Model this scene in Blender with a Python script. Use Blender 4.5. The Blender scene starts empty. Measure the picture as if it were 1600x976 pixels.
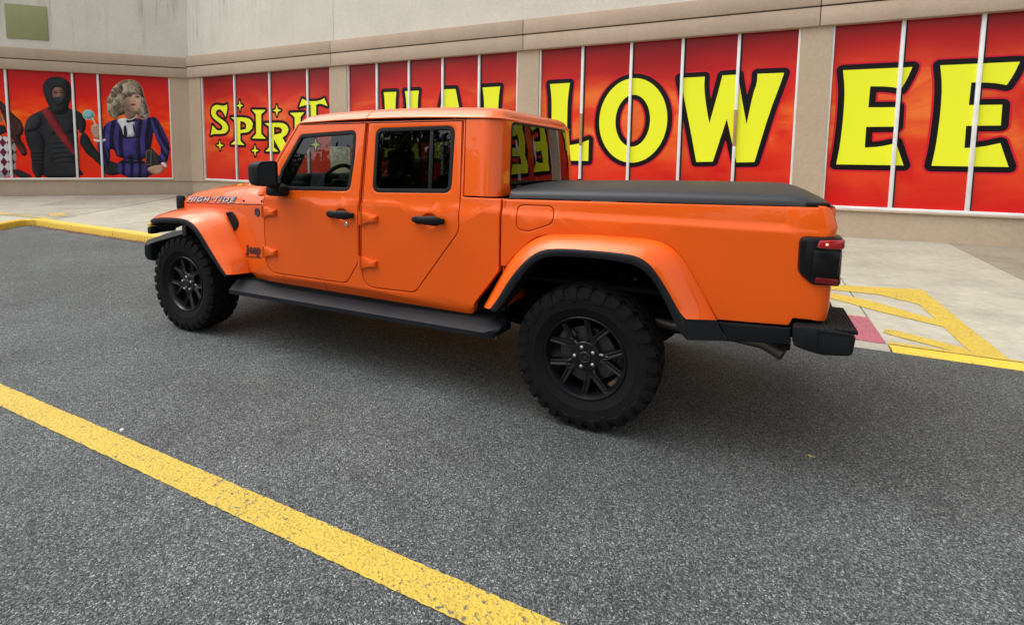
import bpy, bmesh, math, random
import numpy as np
from mathutils import Vector, Matrix
from mathutils.geometry import delaunay_2d_cdt
R = math.radians
random.seed(7)
SC = bpy.context.scene
COL = SC.collection

# ------------------------------------------------------------------ camera, sky, sun, exposure
cam_d = bpy.data.cameras.new('camera'); cam = bpy.data.objects.new('camera', cam_d); COL.objects.link(cam)
CF, CX, CY = 817.969, 762.216, 317.220
def cam_axes(a, b, c):
    f = Vector((math.sin(a)*math.cos(b), math.cos(a)*math.cos(b), math.sin(b)))
    r = Vector((math.cos(a), -math.sin(a), 0)); u = r.cross(f)
    return r*math.cos(c)+u*math.sin(c), -r*math.sin(c)+u*math.cos(c), f
_r, _u, _f = cam_axes(-.46604, -.08606, .01176)
_m = Matrix((_r, _u, -_f)).transposed().to_4x4(); _m.translation = (4.27084, -3.61526, 1.50652)
cam.matrix_world = _m
cam_d.sensor_width = 36; cam_d.lens = CF/1600*36
cam_d.shift_x = (800-CX)/1600; cam_d.shift_y = -(488-CY)/1600
cam_d.clip_start = .05; cam_d.clip_end = 3000
SC.camera = cam
W = bpy.data.worlds.new('World'); SC.world = W; W.use_nodes = True
SUN_EL, SUN_AZ = R(62), R(-112)          # azimuth measured from +y towards +x
nt = W.node_tree; nt.nodes.clear()
sky = nt.nodes.new('ShaderNodeTexSky'); sky.sky_type = 'NISHITA'; sky.sun_disc = False
sky.sun_elevation = SUN_EL; sky.sun_rotation = SUN_AZ; sky.dust_density = 4.0; sky.air_density = 1.2
hs = nt.nodes.new('ShaderNodeHueSaturation'); hs.inputs['Saturation'].default_value = .22   # overcast: grey sky
bg = nt.nodes.new('ShaderNodeBackground'); bg.inputs['Strength'].default_value = .15
wo = nt.nodes.new('ShaderNodeOutputWorld')
nt.links.new(sky.outputs[0], hs.inputs['Color']); nt.links.new(hs.outputs[0], bg.inputs['Color']); nt.links.new(bg.outputs[0], wo.inputs['Surface'])
sun_d = bpy.data.lights.new('sun', 'SUN'); sun_d.energy = 1.1; sun_d.angle = R(75); sun_d.color = (1, .965, .92)
sun = bpy.data.objects.new('sun', sun_d); COL.objects.link(sun)
_sd = Vector((math.sin(SUN_AZ)*math.cos(SUN_EL), math.cos(SUN_AZ)*math.cos(SUN_EL), math.sin(SUN_EL)))
sun.rotation_euler = _sd.to_track_quat('Z', 'Y').to_euler(); sun.location = (0, 0, 30)
SC.view_settings.view_transform = 'Standard'; SC.view_settings.look = 'None'
SC.view_settings.exposure = .86; SC.view_settings.gamma = 1
SC.cycles.max_bounces = 10; SC.cycles.transparent_max_bounces = 16

# ------------------------------------------------------------------ materials
def srgb(r, g, b):
    f = lambda c: (c/255)/12.92 if c/255 <= .04045 else (((c/255)+.055)/1.055)**2.4
    return (f(r), f(g), f(b), 1)
class Mat:
    def __init__(s, name, col=(.5,.5,.5), rough=.5, metal=0, **kw):
        s.m = bpy.data.materials.new(name); s.m.use_nodes = True; s.t = s.m.node_tree
        s.b = s.t.nodes['Principled BSDF']
        s.b.inputs['Base Color'].default_value = (*col[:3], 1); s.b.inputs['Roughness'].default_value = rough
        s.b.inputs['Metallic'].default_value = metal
        for k, v in kw.items(): s.b.inputs[k].default_value = v
    def n(s, typ, **kw):
        o = s.t.nodes.new('ShaderNode'+typ)
        for k, v in kw.items():
            if hasattr(o, k): setattr(o, k, v)
            else: o.inputs[k].default_value = v
        return o
    def l(s, a, b): s.t.links.new(a, b)
    def pos(s):
        return s.n('NewGeometry').outputs['Position']
    def obj(s): return s.n('TexCoord').outputs['Object']
    def noise(s, scale, detail=4, rough=.55, vec=None, stretch=None):
        v = vec or s.pos()
        if stretch:
            mp = s.n('Mapping'); mp.inputs['Scale'].default_value = stretch; s.l(v, mp.inputs['Vector']); v = mp.outputs[0]
        o = s.n('TexNoise', Scale=scale, Detail=detail, Roughness=rough); s.l(v, o.inputs['Vector']); return o.outputs[0]
    def voro(s, scale, vec=None, feature='F1', out='Distance'):
        o = s.n('TexVoronoi', Scale=scale); o.feature = feature; s.l(vec or s.pos(), o.inputs['Vector']); return o.outputs[out]
    def ramp(s, fac, stops, interp='LINEAR'):
        o = s.n('ValToRGB'); cr = o.color_ramp; cr.interpolation = interp
        while len(cr.elements) < len(stops): cr.elements.new(.5)
        for e, (p, c) in zip(cr.elements, stops):
            e.position = p; e.color = (*c[:3], 1) if hasattr(c, '__len__') else (c, c, c, 1)
        s.l(fac, o.inputs[0]); return o.outputs[0]
    def mix(s, fac, a, b, mode='MIX'):
        o = s.n('Mix', data_type='RGBA', blend_type=mode)
        for sock, v in ((o.inputs[0], fac), (o.inputs[6], a), (o.inputs[7], b)):
            if hasattr(v, 'links'): s.l(v, sock)
            else: sock.default_value = v if not hasattr(v, '__len__') else (*v[:3], 1)
        return o.outputs[2]
    def math(s, op, a, b=0.0):
        o = s.n('Math', operation=op)
        for sock, v in ((o.inputs[0], a), (o.inputs[1], b)):
            if hasattr(v, 'links'): s.l(v, sock)
            else: sock.default_value = v
        return o.outputs[0]
    def color(s, c): s.l(c, s.b.inputs['Base Color'])
    def rough(s, c): s.l(c, s.b.inputs['Roughness'])
    def bump(s, h, strength=.3, dist=.01):
        o = s.n('Bump', Strength=strength, Distance=dist); s.l(h, o.inputs['Height']); s.l(o.outputs[0], s.b.inputs['Normal']); return o
    def sep(s, vec=None):
        o = s.n('SeparateXYZ'); s.l(vec or s.pos(), o.inputs[0]); return o.outputs

def mk_paint():
    M = Mat('orange_paint', (.80, .105, .003), .42)
    fl = M.voro(900, M.obj(), out='Color'); g = M.sep(fl)[0]
    M.color(M.mix(M.math('MULTIPLY', g, .22), (.75, .095, .0012), (.86, .130, .0022)))
    M.b.inputs['Coat Weight'].default_value = 1.0; M.b.inputs['Coat Roughness'].default_value = .015; M.b.inputs['Coat IOR'].default_value = 1.36; M.b.inputs['Specular IOR Level'].default_value = .2
    M.b.inputs['Metallic'].default_value = .12
    nz = M.noise(2.2, 2, vec=M.obj()); o = M.n('Bump', Strength=.05, Distance=.02); M.l(nz, o.inputs['Height']); M.l(o.outputs[0], M.b.inputs['Coat Normal'])
    return M.m
def mk_plastic(name, c, rough, grain=500, st=.25):
    M = Mat(name, c, rough, **{'Specular IOR Level': .16}); nz = M.noise(grain, 2, vec=M.obj()); M.bump(nz, st, .0008)
    n2 = M.noise(5, 4, vec=M.obj()); M.color(M.mix(n2, [x*.8 for x in c], [x*1.25 for x in c]))
    M.rough(M.math('ADD', M.math('MULTIPLY', n2, .2), rough-.1)); return M.m
def mk_rubber():
    M = Mat('tyre_rubber', (.022, .022, .023), .8, **{'Specular IOR Level': .1})
    d = M.noise(9, 5, vec=M.obj()); M.color(M.mix(d, (.005, .005, .0055), (.011, .0108, .0105)))
    M.bump(M.noise(220, 3, vec=M.obj()), .25, .002); return M.m
def mk_vinyl():
    M = Mat('cover_vinyl', (.013, .014, .017), .5, **{'Specular IOR Level': .35})
    M.bump(M.noise(700, 2, vec=M.obj()), .3, .0008)
    n2 = M.noise(3.5, 4, vec=M.obj()); M.rough(M.math('ADD', M.math('MULTIPLY', n2, .18), .36)); return M.m
def mk_glass(name, tint, refl=1.0):
    m = bpy.data.materials.new(name); m.use_nodes = True; t = m.node_tree; t.nodes.clear()
    o = t.nodes.new('ShaderNodeOutputMaterial'); mx = t.nodes.new('ShaderNodeMixShader')
    tr = t.nodes.new('ShaderNodeBsdfTransparent'); tr.inputs[0].default_value = (*tint, 1)
    gl = t.nodes.new('ShaderNodeBsdfGlossy'); gl.inputs['Roughness'].default_value = .008
    lw = t.nodes.new('ShaderNodeLayerWeight'); lw.inputs['Blend'].default_value = .5      # Schlick reflectance, the same from both sides of the pane
    pw = t.nodes.new('ShaderNodeMath'); pw.operation = 'POWER'; pw.inputs[1].default_value = 5; t.links.new(lw.outputs['Facing'], pw.inputs[0])
    ma = t.nodes.new('ShaderNodeMath'); ma.operation = 'MULTIPLY_ADD'; ma.inputs[1].default_value = .94; ma.inputs[2].default_value = .06; t.links.new(pw.outputs[0], ma.inputs[0])
    t.links.new(ma.outputs[0], mx.inputs[0]); t.links.new(tr.outputs[0], mx.inputs[1]); t.links.new(gl.outputs[0], mx.inputs[2])
    t.links.new(mx.outputs[0], o.inputs[0]); return m
def mk_asphalt():
    M = Mat('asphalt', (.08, .08, .08), .8); p = M.pos()
    warp = M.n('TexNoise', Scale=60, Detail=2); M.l(p, warp.inputs['Vector'])
    va = M.n('VectorMath', operation='SCALE'); M.l(warp.outputs[1], va.inputs[0]); va.inputs['Scale'].default_value = .012
    vb = M.n('VectorMath', operation='ADD'); M.l(p, vb.inputs[0]); M.l(va.outputs[0], vb.inputs[1]); q = vb.outputs[0]
    c1 = M.sep(M.voro(160, q, out='Color'))[0]; c2 = M.sep(M.voro(190, q, out='Color'))[1]
    st = M.ramp(c1, [(0, (.008, .0095, .010)), (.32, (.030, .035, .037)), (.66, (.085, .095, .097)), (.90, (.19, .205, .203)), (1, (.42, .43, .42))])
    fi = M.ramp(c2, [(0, (.012, .013, .014)), (.6, (.055, .059, .063)), (1, (.22, .225, .222))])
    n1 = M.noise(130, 3); agg = M.mix(M.ramp(n1, [(.42, 0), (.58, 1)]), st, fi)
    big = M.noise(.55, 5, .6); mid = M.noise(3.0, 4)
    w = M.ramp(big, [(.3, .60), (.7, 1.14)]); agg = M.mix(1, agg, w, 'MULTIPLY'); agg = M.mix(1, agg, M.ramp(M.noise(.16, 4, .55, stretch=(.5, 1, 1)), [(.35, .78), (.65, 1.14)]), 'MULTIPLY')
    agg = M.mix(1, agg, M.ramp(mid, [(.25, .8), (.75, 1.15)]), 'MULTIPLY')
    tone = M.mix(M.noise(1.3, 3), (.92, 1.0, .985), (1.01, 1.0, .98)); agg = M.mix(1, agg, tone, 'MULTIPLY')
    oil = M.ramp(M.noise(2.1, 5, .6), [(.66, 0), (.78, .5)]); agg = M.mix(oil, agg, (.018, .018, .019))
    M.color(agg)
    d = M.voro(160, q); h = M.math('SUBTRACT', M.math('MULTIPLY', c1, .6), d)
    h = M.math('ADD', h, M.math('MULTIPLY', M.noise(300, 3), .5)); M.bump(h, .8, .006)
    M.rough(M.ramp(c1, [(0, .9), (1, .55)])); return M.m
def mk_road_paint(name, col, wear=.5, scale=70):
    M = Mat(name, col, .7); p = M.pos()
    v = M.voro(scale, p); n1 = M.noise(38, 5, .65); n2 = M.noise(1.6, 4)
    f = M.math('ADD', M.math('MULTIPLY', n1, .75), M.math('MULTIPLY', v, .35)); f = M.math('ADD', f, M.math('MULTIPLY', n2, .30))
    chip = M.ramp(f, [(wear, 0), (wear+.06, 1)])
    tone = M.mix(M.noise(7, 4), [c*.8 for c in col], [min(1, c*1.1) for c in col])
    pit = M.ramp(M.noise(scale*1.5, 3, .6), [(.56, 0), (.63, 1)]); tone = M.mix(M.math('MULTIPLY', pit, .75), tone, [c*.42 for c in col])
    M.color(M.mix(chip, tone, (.10, .095, .075)))
    M.bump(M.math('ADD', v, M.math('MULTIPLY', n1, .8)), .7, .006); return M.m
def mk_concrete(name='concrete', tint=(1, 1, 1)):
    M = Mat(name, (.4, .38, .33), .85); p = M.pos()
    n1 = M.noise(1.1, 6, .6); n2 = M.noise(140, 3); n3 = M.noise(9, 5, .65)
    c = M.ramp(n1, [(.28, (.275, .258, .20)), (.5, (.36, .338, .265)), (.75, (.42, .392, .315))])
    c = M.mix(1, c, M.ramp(n2, [(.2, .72), (.75, 1.14)]), 'MULTIPLY'); c = M.mix(1, c, M.ramp(n3, [(.3, .84), (.7, 1.08)]), 'MULTIPLY')
    sp = M.ramp(M.noise(24, 3, .5), [(.70, 0), (.78, .55)]); c = M.mix(sp, c, (.10, .09, .075))
    oi = M.n('ObjectInfo').outputs['Random']; c = M.mix(1, c, M.ramp(oi, [(0, .86), (1, 1.06)]), 'MULTIPLY')
    c = M.mix(1, c, tint, 'MULTIPLY')
    M.color(c); M.bump(M.math('ADD', n2, n3), .35, .004); return M.m
def mk_stucco(name, a, b, stain=None):
    M = Mat(name, a, .9); p = M.pos()
    n1 = M.noise(.7, 6, .6); n2 = M.noise(95, 4, .6); n3 = M.noise(18, 4)
    c = M.mix(M.ramp(n1, [(.3, 0), (.7, 1)]), a, b)
    c = M.mix(1, c, M.ramp(n2, [(.25, .82), (.75, 1.10)]), 'MULTIPLY'); c = M.mix(1, c, M.ramp(n3, [(.3, .94), (.7, 1.04)]), 'MULTIPLY')
    st = M.noise(2.6, 6, .7, stretch=(1, 1, .10)); sf = M.ramp(st, [(.50, 0), (.78, 1)])
    if stain:
        z = M.sep()[2]; x = M.sep()[0]
        zz = M.ramp(M.math('DIVIDE', z, 10), [(.46, .05), (.60, 1)])
        xx = M.ramp(M.math('DIVIDE', M.math('ADD', x, 18), 18), [(0, .35), (.20, .8), (.285, 1.0), (.34, .45), (.75, .12)])
        f = M.math('MULTIPLY', M.math('MULTIPLY', sf, zz), xx); c = M.mix(f, c, stain)
        d2 = M.ramp(M.noise(5.5, 5, .7, stretch=(1, 1, .06)), [(.58, 0), (.72, .8)])
        c = M.mix(M.math('MULTIPLY', M.math('MULTIPLY', d2, zz), xx), c, (.06, .065, .045))
    else:
        c = M.mix(M.math('MULTIPLY', sf, .22), c, [x*.62 for x in a])
    M.color(c); M.bump(M.math('ADD', n2, M.math('MULTIPLY', n3, .6)), .5, .006); return M.m
def mk_print(name, dark, red, hot, cloud, z0, z1):
    M = Mat(name, red, .3, **{'Specular IOR Level': .25}); p = M.pos(); z = M.sep(p)[2]
    g = M.math('DIVIDE', M.math('SUBTRACT', z, z0), z1-z0)
    mp = M.n('Mapping'); mp.inputs['Scale'].default_value = (.45, .45, 1.0); M.l(p, mp.inputs['Vector'])
    n = M.n('TexNoise', Scale=1.25, Detail=7, Roughness=.58, Distortion=.6); M.l(mp.outputs[0], n.inputs['Vector'])
    n2 = M.n('TexNoise', Scale=.55, Detail=4, Roughness=.5); M.l(mp.outputs[0], n2.inputs['Vector'])
    band = M.ramp(g, [(.0, .12), (.16, .45), (.42, 1), (.68, .95), (.90, .1)])
    f = M.math('MULTIPLY', band, M.ramp(n.outputs[0], [(.36, .12), (.60, 1)]))
    c = M.ramp(f, [(.05, red), (.5, hot), (1, cloud)])
    top = M.ramp(M.math('ADD', g, M.math('MULTIPLY', M.math('SUBTRACT', n2.outputs[0], .5), .55)), [(.66, 0), (.98, 1)])
    c = M.mix(top, c, dark)
    c = M.mix(M.math('MULTIPLY', M.ramp(n2.outputs[0], [(.5, 0), (.66, 1)]), .35), c, dark)
    M.color(c); M.bump(M.noise(1.1, 2), .04, .05); return M.m
def mk_leaf(name, a, b):
    M = Mat(name, a, .6); oi = M.n('NewGeometry').outputs['Random Per Island']; M.color(M.mix(oi, a, b)); return M.m
MT = {}
MT['paint'] = mk_paint()
MT['blk'] = mk_plastic('black_plastic', (.006, .0063, .007), .5)
MT['trim'] = mk_plastic('flare_trim_plastic', (.0075, .0085, .010), .5)
MT['step'] = mk_plastic('step_plastic', (.011, .0125, .0155), .5)
MT['gloss'] = Mat('gloss_black', (.004, .004, .004), .22, **{'Specular IOR Level': .3}).m
MT['rubber'] = mk_rubber(); MT['vinyl'] = mk_vinyl()
MT['rim'] = Mat('rim_black', (.005, .005, .006), .28, 0, **{'Specular IOR Level': .3}).m
MT['rimhighlight'] = Mat('rim_highlight', (.06, .06, .065), .3, .6).m  # lighter, shinier spoke edges: edge highlights put into the colour
MT['seal'] = mk_plastic('window_rubber', (.009, .009, .010), .55)
MT['under'] = mk_plastic('underbody', (.005, .005, .005), .85, 60, .3)
MT['dark'] = mk_plastic('interior_dark', (.012, .013, .014), .7, 300)
MT['seat'] = mk_plastic('seat_cloth', (.018, .019, .022), .85, 400)
MT['steel'] = Mat('bright_steel', (.72, .71, .69), .25, 1).m
MT['disc'] = Mat('brake_steel', (.07, .07, .068), .42, .8).m
MT['rust'] = Mat('exhaust_steel', (.16, .14, .12), .5, .8).m
MT['glass'] = mk_glass('clear_tinted_glass', (.52, .60, .57)); MT['privacy'] = mk_glass('privacy_glass', (.055, .058, .055))
MT['mirror'] = Mat('mirror_glass', (.22, .24, .26), .02, 1).m
MT['red'] = Mat('red_lens', (.34, .004, .008), .12, **{'Coat Weight': 1.0}).m
MT['dimred'] = Mat('dim_red_lens', (.13, .003, .006), .15).m
MT['lamp'] = Mat('spot_emission', (1, .3, .2), .3, **{'Emission Color': (1, .28, .18, 1), 'Emission Strength': 3.0}).m
MT['amber'] = Mat('amber_lens', (.8, .42, .02), .15, **{'Coat Weight': 1.0}).m
MT['white'] = mk_plastic('white_frame', (.70, .70, .69), .45, 300, .1)
MT['silverink'] = Mat('decal_silver', (.50, .48, .51), .4).m
MT['ink'] = Mat('decal_black', (.012, .012, .016), .4).m
MT['asphalt'] = mk_asphalt(); MT['yellow'] = mk_road_paint('yellow_road_paint', (.49, .345, .042), .83)
MT['yellow2'] = mk_road_paint('yellow_kerb_paint', (.66, .43, .04), .84, 45)
MT['faded'] = mk_road_paint('faded_yellow_paint', (.62, .44, .10), .70)
MT['concrete'] = mk_concrete(); MT['oldconcrete'] = mk_concrete('old_concrete', (.66, .62, .58)); MT['joint'] = Mat('joint_dirt', (.05, .045, .035), .95).m
MT['tactile'] = mk_road_paint('tactile_red', (.36, .10, .13), .86, 60)
MT['tan'] = mk_stucco('tan_stucco', (.43, .325, .225), (.48, .37, .265))
MT['fascia'] = mk_stucco('fascia_stucco', (.41, .305, .22), (.46, .35, .26))
MT['cream'] = mk_stucco('cream_stucco', (.565, .535, .45), (.66, .62, .53), (.23, .245, .17))
MT['olive'] = mk_stucco('olive_plate', (.26, .27, .12), (.30, .31, .15))
MT['reveal'] = Mat('dark_reveal', (.02, .018, .016), .9).m
MT['print'] = mk_print('window_print', srgb(140, 10, 16), srgb(200, 20, 20), srgb(216, 62, 28), srgb(228, 112, 44), .7, 4.0)
MT['print2'] = mk_print('window_print_left', srgb(190, 14, 12), srgb(226, 24, 8), srgb(238, 62, 8), srgb(246, 128, 18), .7, 4.0)
MT['lyel'] = Mat('letter_yellow', srgb(228, 231, 44), .35, **{'Specular IOR Level': .2}).m
MT['lblk'] = Mat('letter_black', srgb(14, 10, 10), .35, **{'Specular IOR Level': .2}).m
MT['lglow'] = Mat('letter_glow', srgb(200, 26, 46), .35, **{'Specular IOR Level': .2}).m
MT['stainmull'] = mk_stucco('rusty_mullion', (.33, .17, .09), (.48, .30, .18))

# ------------------------------------------------------------------ mesh helpers
class MB:
    def __init__(s): s.v = []; s.f = []; s.m = []
    def add(s, vs, fs, mi=0):
        o = len(s.v); s.v += [tuple(map(float, p)) for p in vs]; s.f += [tuple(i+o for i in f) for f in fs]; s.m += [mi]*len(fs); return s
    def join(s, b, mi=None):
        o = len(s.v); s.v += b.v; s.f += [tuple(i+o for i in f) for f in b.f]; s.m += (b.m if mi is None else [mi]*len(b.f)); return s
    def mir(s):
        r = MB(); r.v = [(x, -y, z) for x, y, z in s.v]; r.f = [tuple(reversed(f)) for f in s.f]; r.m = list(s.m); return r
    def tf(s, fn):
        s.v = [tuple(fn(*p)) for p in s.v]; return s
    def box(s, x0, x1, y0, y1, z0, z1, mi=0):
        return s.add([(x0,y0,z0),(x1,y0,z0),(x1,y1,z0),(x0,y1,z0),(x0,y0,z1),(x1,y0,z1),(x1,y1,z1),(x0,y1,z1)],
                     [(0,3,2,1),(4,5,6,7),(0,1,5,4),(1,2,6,5),(2,3,7,6),(3,0,4,7)], mi)
    def rbox(s, x0, x1, y0, y1, z0, z1, r=.01, seg=2, mi=0):
        bm = bmesh.new(); bmesh.ops.create_cube(bm, size=1)
        for v in bm.verts: v.co = ((x0+x1)/2+v.co.x*(x1-x0), (y0+y1)/2+v.co.y*(y1-y0), (z0+z1)/2+v.co.z*(z1-z0))
        bmesh.ops.bevel(bm, geom=bm.edges[:], offset=r, segments=seg, profile=.5, affect='EDGES')
        bm.verts.index_update(); s.add([v.co[:] for v in bm.verts], [[v.index for v in f.verts] for f in bm.faces], mi); bm.free(); return s
    def loft(s, rows, mi=0, closed=False, cyc=False):
        n = len(rows[0]); o = len(s.v)
        for r in rows: s.v += [tuple(map(float, p)) for p in r]
        R_ = len(rows)
        for i in range(R_ if cyc else R_-1):
            a, b = o+i*n, o+((i+1) % R_)*n
            for j in range(n if closed else n-1):
                k = (j+1) % n; s.f.append((a+j, a+k, b+k, b+j)); s.m.append(mi)
        return s
    def fan(s, pts, mi=0): return s.add(pts, [tuple(range(len(pts)))], mi)
    def prism(s, poly, y0, y1, mi=0, r=0):      # polygon in (x, z) pushed from y0 to y1
        n = len(poly); poly = ccw(poly)
        rows = [[(x, y0, z) for x, z in poly], [(x, y1, z) for x, z in poly]]
        if r:
            ins = offs(poly, r); rows = [[(x, y0, z) for x, z in ins], [(x, y0+r, z) for x, z in poly], [(x, y1-r, z) for x, z in poly], [(x, y1, z) for x, z in ins]]
        s.loft(list(reversed(rows)), mi, closed=True)
        for rw, fl in ((rows[0], False), (rows[-1], True)):
            fs = [t if not fl else t[::-1] for t in tri_ring([[(x, z) for x, y, z in rw]])]
            s.add(rw, fs, mi)
        return s
    def tube(s, pts, r, n=10, mi=0, caps=True):
        pts = [Vector(p) for p in pts]; rows = []; up = None
        for i, p in enumerate(pts):
            t = ((pts[min(i+1, len(pts)-1)]-pts[max(i-1, 0)])).normalized()
            a = t.orthogonal().normalized() if up is None else (up-t*up.dot(t)).normalized(); up = a; b = t.cross(a)
            rr = r[i] if hasattr(r, '__len__') else r
            rows.append([p+a*rr*math.cos(2*math.pi*j/n)+b*rr*math.sin(2*math.pi*j/n) for j in range(n)])
        s.loft(rows, mi, closed=True)
        if caps: s.fan(rows[0][::-1], mi); s.fan(rows[-1], mi)
        return s
    def lathe(s, prof, n=48, mi=0, cyc=False):   # prof: (radius, y); axis along y
        rows = [[(r*math.cos(2*math.pi*j/n), y, r*math.sin(2*math.pi*j/n)) for j in range(n)] for r, y in prof]
        return s.loft(rows, mi, closed=True, cyc=cyc)
    def mesh(s, name, mats, ang=32):
        me = bpy.data.meshes.new(name); me.from_pydata(s.v, [], s.f)
        for m in mats: me.materials.append(m)
        me.polygons.foreach_set('material_index', s.m); me.validate()
        bm = bmesh.new(); bm.from_mesh(me); bmesh.ops.remove_doubles(bm, verts=bm.verts, dist=1e-5); bm.to_mesh(me); bm.free()
        if ang: me.shade_smooth(); me.set_sharp_from_angle(angle=R(ang))
        return me
    def build(s, name, mats, parent=None, ang=32, wn=False):
        mats = mats if isinstance(mats, (list, tuple)) else [mats]
        o = bpy.data.objects.new(name, s.mesh(name, mats, ang)); COL.objects.link(o)
        if parent: o.parent = parent
        if wn: md = o.modifiers.new('wn', 'WEIGHTED_NORMAL'); md.keep_sharp = True; md.weight = 90
        return o
def tag(o, label=None, cat=None, group=None, kind=None):
    for k, v in (('label', label), ('category', cat), ('group', group), ('kind', kind)):
        if v: o[k] = v
    return o
def empty(name, loc=(0,0,0), rz=0):
    o = bpy.data.objects.new(name, None); COL.objects.link(o); o.location = loc; o.rotation_euler = (0, 0, rz); o.empty_display_size = .2; return o
def area2(p): return sum(p[i][0]*p[(i+1) % len(p)][1]-p[(i+1) % len(p)][0]*p[i][1] for i in range(len(p)))
def ccw(p): p = [tuple(q) for q in p]; return p if area2(p) > 0 else p[::-1]
def cw(p): return ccw(p)[::-1]
def offs(p, d):            # move every edge to its left by d
    n = len(p); out = []
    for i in range(n):
        a, b, c = p[i-1], p[i], p[(i+1) % n]
        e1 = Vector((b[0]-a[0], b[1]-a[1])); e2 = Vector((c[0]-b[0], c[1]-b[1]))
        if e1.length < 1e-9: e1 = e2
        if e2.length < 1e-9: e2 = e1
        e1.normalize(); e2.normalize(); n1 = Vector((-e1.y, e1.x)); n2 = Vector((-e2.y, e2.x))
        m = (n1+n2); k = max(.35, 1+n1.dot(n2)); m = m/k
        out.append((b[0]+m.x*d, b[1]+m.y*d))
    return out
def fillet(pts, n=6):      # [(x, z, r)] -> rounded polygon
    out = []; N = len(pts)
    for i in range(N):
        x, z, r = pts[i]; P = Vector((x, z)); A = Vector(pts[i-1][:2]); B = Vector(pts[(i+1) % N][:2])
        if r <= 0: out.append((x, z)); continue
        u = (A-P).normalized(); v = (B-P).normalized(); th = u.angle(v)
        t = min(r/math.tan(th/2), .49*min((A-P).length, (B-P).length)); p0 = P+u*t; p1 = P+v*t
        for k in range(n+1):
            s = k/n; q = p0*(1-s)**2+P*2*s*(1-s)+p1*s*s; out.append((q.x, q.y))
    return out
def resample(pts, n):
    P = np.array(pts, float); d = np.r_[0, np.cumsum(np.linalg.norm(np.diff(P, axis=0), axis=1))]; t = np.linspace(0, d[-1], n)
    return np.stack([np.interp(t, d, P[:, k]) for k in range(P.shape[1])], 1)
def smooth_line(P, it=2):
    P = np.array(P, float)
    for _ in range(it): Q = P.copy(); Q[1:-1] = .25*P[:-2]+.5*P[1:-1]+.25*P[2:]; P = Q
    return P
def tri_ring(rings):         # constrained triangulation, even-odd inside
    flat = [Vector(p) for r in rings for p in r]; ed = []; o = 0
    for r in rings: ed += [(o+k, o+(k+1) % len(r)) for k in range(len(r))]; o += len(r)
    V, E, F, ov, oe, of = delaunay_2d_cdt(flat, ed, [], 0, 1e-7)
    A = np.array([flat[a] for a, b in ed]); B = np.array([flat[b] for a, b in ed]); out = []
    for f in F:
        if any(not ov[k] for k in f): continue
        c = (V[f[0]]+V[f[1]]+V[f[2]])/3
        m = (A[:, 1] > c.y) != (B[:, 1] > c.y); a, b = A[m], B[m]
        if (np.sum(c.x < (b[:, 0]-a[:, 0])*(c.y-a[:, 1])/(b[:, 1]-a[:, 1])+a[:, 0]) % 2) == 0: continue
        t = tuple(ov[k][0] for k in f); p, q, r_ = (flat[k] for k in t)
        cr = (q.x-p.x)*(r_.y-p.y)-(q.y-p.y)*(r_.x-p.x)
        if abs(cr) < 1e-12: continue
        out.append(t if cr > 0 else t[::-1])
    return out
SKZ = [0.40, 0.52, 0.575, 0.9, 1.165, 1.205, 1.25, 1.275, 1.745, 1.80]
SKY = [.745, .765, .798, .806, .806, .790, .786, .782, .715, .705]
def skin(x, z): return -float(np.interp(z, SKZ, SKY)) + max(0., .153*(.93-x))
def panel(outer, holes=(), rim=.006, thick=.03, fn=skin, d0=0., levels=SKZ, xl=()):
    rings = [ccw(outer)]+[cw(h) for h in holes]; vs = []; fs = []
    inner = [offs(r, rim) for r in rings]
    for r in inner: vs += [(x, d0, z) for x, z in r]
    fs += tri_ring(inner); base = 0
    for r, a in zip(rings, inner):
        n = len(r); prev = list(range(base, base+n)); base += n
        for off, dep in ((.29*rim, .29*rim), (0, rim), (0, thick)):
            q = offs(r, off) if off else r; st = len(vs); vs += [(x, d0+dep, z) for x, z in q]; cur = list(range(st, st+n))
            for j in range(n): k = (j+1) % n; fs.append((cur[j], cur[k], prev[k], prev[j]))
            prev = cur
    bm = bmesh.new(); bv = [bm.verts.new(v) for v in vs]
    for f in fs:
        try: bm.faces.new([bv[i] for i in f])
        except ValueError: pass
    zs = [v.co.z for v in bm.verts]; z0, z1 = min(zs), max(zs)
    xs = [v.co.x for v in bm.verts]; x0, x1 = min(xs), max(xs)
    for L in levels:
        if z0+.004 < L < z1-.004: bmesh.ops.bisect_plane(bm, geom=bm.verts[:]+bm.edges[:]+bm.faces[:], plane_co=(0,0,L), plane_no=(0,0,1))
    for L in xl:
        if x0+.004 < L < x1-.004: bmesh.ops.bisect_plane(bm, geom=bm.verts[:]+bm.edges[:]+bm.faces[:], plane_co=(L,0,0), plane_no=(1,0,0))
    for v in bm.verts: v.co.y = fn(v.co.x, v.co.z)+v.co.y
    bm.verts.index_update(); mb = MB().add([v.co[:] for v in bm.verts], [[v.index for v in f.verts] for f in bm.faces]); bm.free(); return mb
def slab_poly(poly, fn, d0, thick):      # simple thin polygon following a skin, d0 > 0 = inward
    return panel(poly, (), .0015, thick, fn, d0)
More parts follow.
